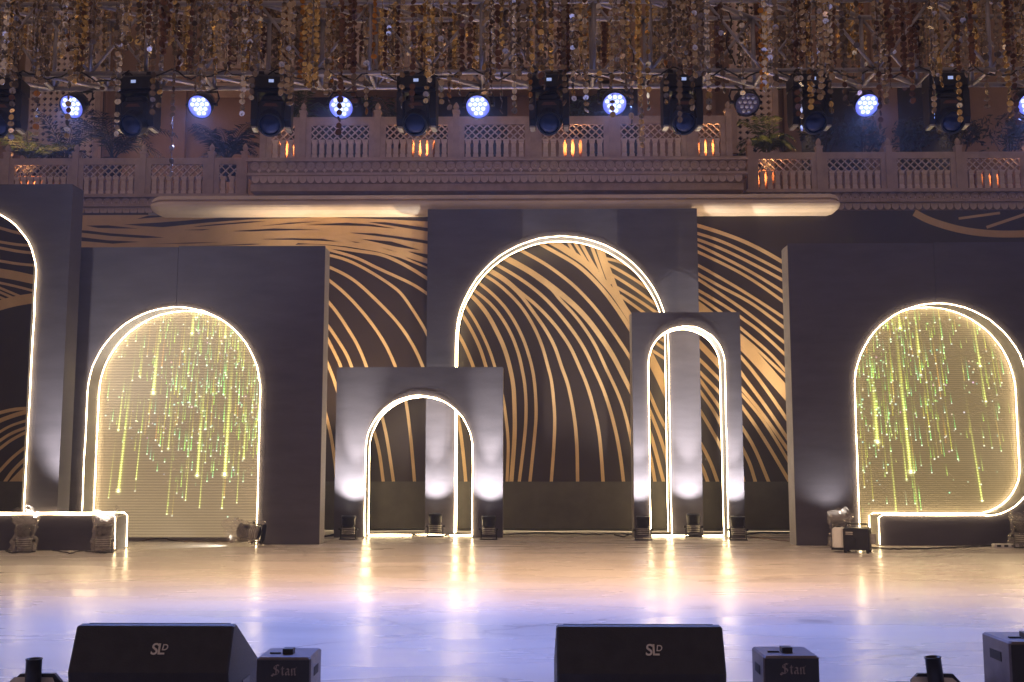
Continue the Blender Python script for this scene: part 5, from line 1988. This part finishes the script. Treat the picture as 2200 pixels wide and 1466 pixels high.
palm(65, 335, 17.6, 'bright green palm behind the first left balustrade bay', 1, 11, 0.75, 0.55, 'leaf')
palm(242, 330, 17.7, 'tall dark palm before the left carved screen', 2, 11, 0.95, 1.0, 'leaf_silhouette', 0.34)
palm(140, 330, 17.9, 'blue-lit dark palm beside the first blue par', 7, 9, 0.7, 0.8, 'leaf_silhouette')
palm(488, 332, 17.6, 'dark bushy palm at the end of the left balcony', 3, 13, 0.70, 0.80, 'leaf_silhouette', 0.30)
palm(1648, 322, 17.5, 'bright green palm on the dark balcony beside the carved screen', 4, 13, 0.55, 0.85, 'leaf')
palm(640, 252, 18.2, 'small palm behind the second post of the centre balcony', 5, 9, 0.5, 0.7, 'leaf')
palm(850, 262, 18.2, 'low palm hidden behind the fourth moving head', 6, 9, 0.65, 0.55, 'leaf')
palm(1235, 262, 18.2, 'small palm between the fifth moving head and fifth blue par', 8, 9, 0.6, 0.8, 'leaf')


def shrub(px, py, Y, w, h, label, seed, n=420):
    rdm = random.Random(seed)
    p = at(px, py, Y)
    t = thing('shrub', label, 'plant', p, 0, 'dark shrubs on the right balcony')
    m = MB()
    lobes = [(rdm.uniform(-0.6, 0.6) * w, rdm.uniform(-0.2, 0.2), h * rdm.uniform(0.35, 0.7), rdm.uniform(0.3, 0.5)) for _ in range(7)]
    for k in range(n):
        lx, ly, lz, lr = rdm.choice(lobes)
        v = Vector((rdm.gauss(0, 1), rdm.gauss(0, 1), rdm.gauss(0, 1))).normalized() * rdm.uniform(0.5, 1.0)
        c = p + Vector((lx + v.x * lr * w * 0.8, ly + v.y * 0.3, max(0.02, lz + v.z * lr * h)))
        a = Vector((rdm.gauss(0, 1), rdm.gauss(0, 1), rdm.gauss(0, 1))).normalized()
        b = a.orthogonal().normalized()
        s = rdm.uniform(0.04, 0.085)
        m.add([c - a * s, c + b * s * 0.4, c + a * s, c - b * s * 0.4], [(0, 1, 2, 3)])
    o = m.build('foliage', M['leaf_silhouette'], t)
    st = MB()
    for k in range(5):
        lx, ly, lz, lr = lobes[k]
        st.tube([p + Vector((lx * 0.3, 0, -0.02)), p + Vector((lx, ly, lz))], 0.012, 5)
    st.build('stems', M['pot'], t)
    return t


shrub(1775, 330, 17.55, 0.55, 0.65, 'dark rounded shrub left of the sixth blue par', 1)
shrub(1855, 330, 17.6, 0.5, 0.62, 'dark shrub directly below the sixth blue par', 2)
shrub(1960, 330, 17.55, 0.55, 0.55, 'dark low shrub left of the last moving head', 3)
shrub(2065, 330, 17.6, 0.55, 0.6, 'dark shrub behind the last moving head', 4)
shrub(2165, 330, 17.55, 0.6, 0.75, 'dark tall shrub at the right end of the balcony', 5)

# ================================================================== HAZE of the fog machine
hz = MB().box(-44, 44, -24, 44, -1.96, 13.5).build('haze', M['floor'])
hz['kind'] = 'stuff'
hm = bpy.data.materials.new('stage_haze')
hm.use_nodes = True
hn, hl = hm.node_tree.nodes, hm.node_tree.links
hn.clear()
ho = hn.new('ShaderNodeOutputMaterial')
hv = hn.new('ShaderNodeVolumePrincipled')
hv.inputs['Color'].default_value = (0.9, 0.9, 0.95, 1)
hv.inputs['Density'].default_value = 0.0025
hv.inputs['Anisotropy'].default_value = 0.5
hl.new(hv.outputs[0], ho.inputs['Volume'])
hz.data.materials[0] = hm
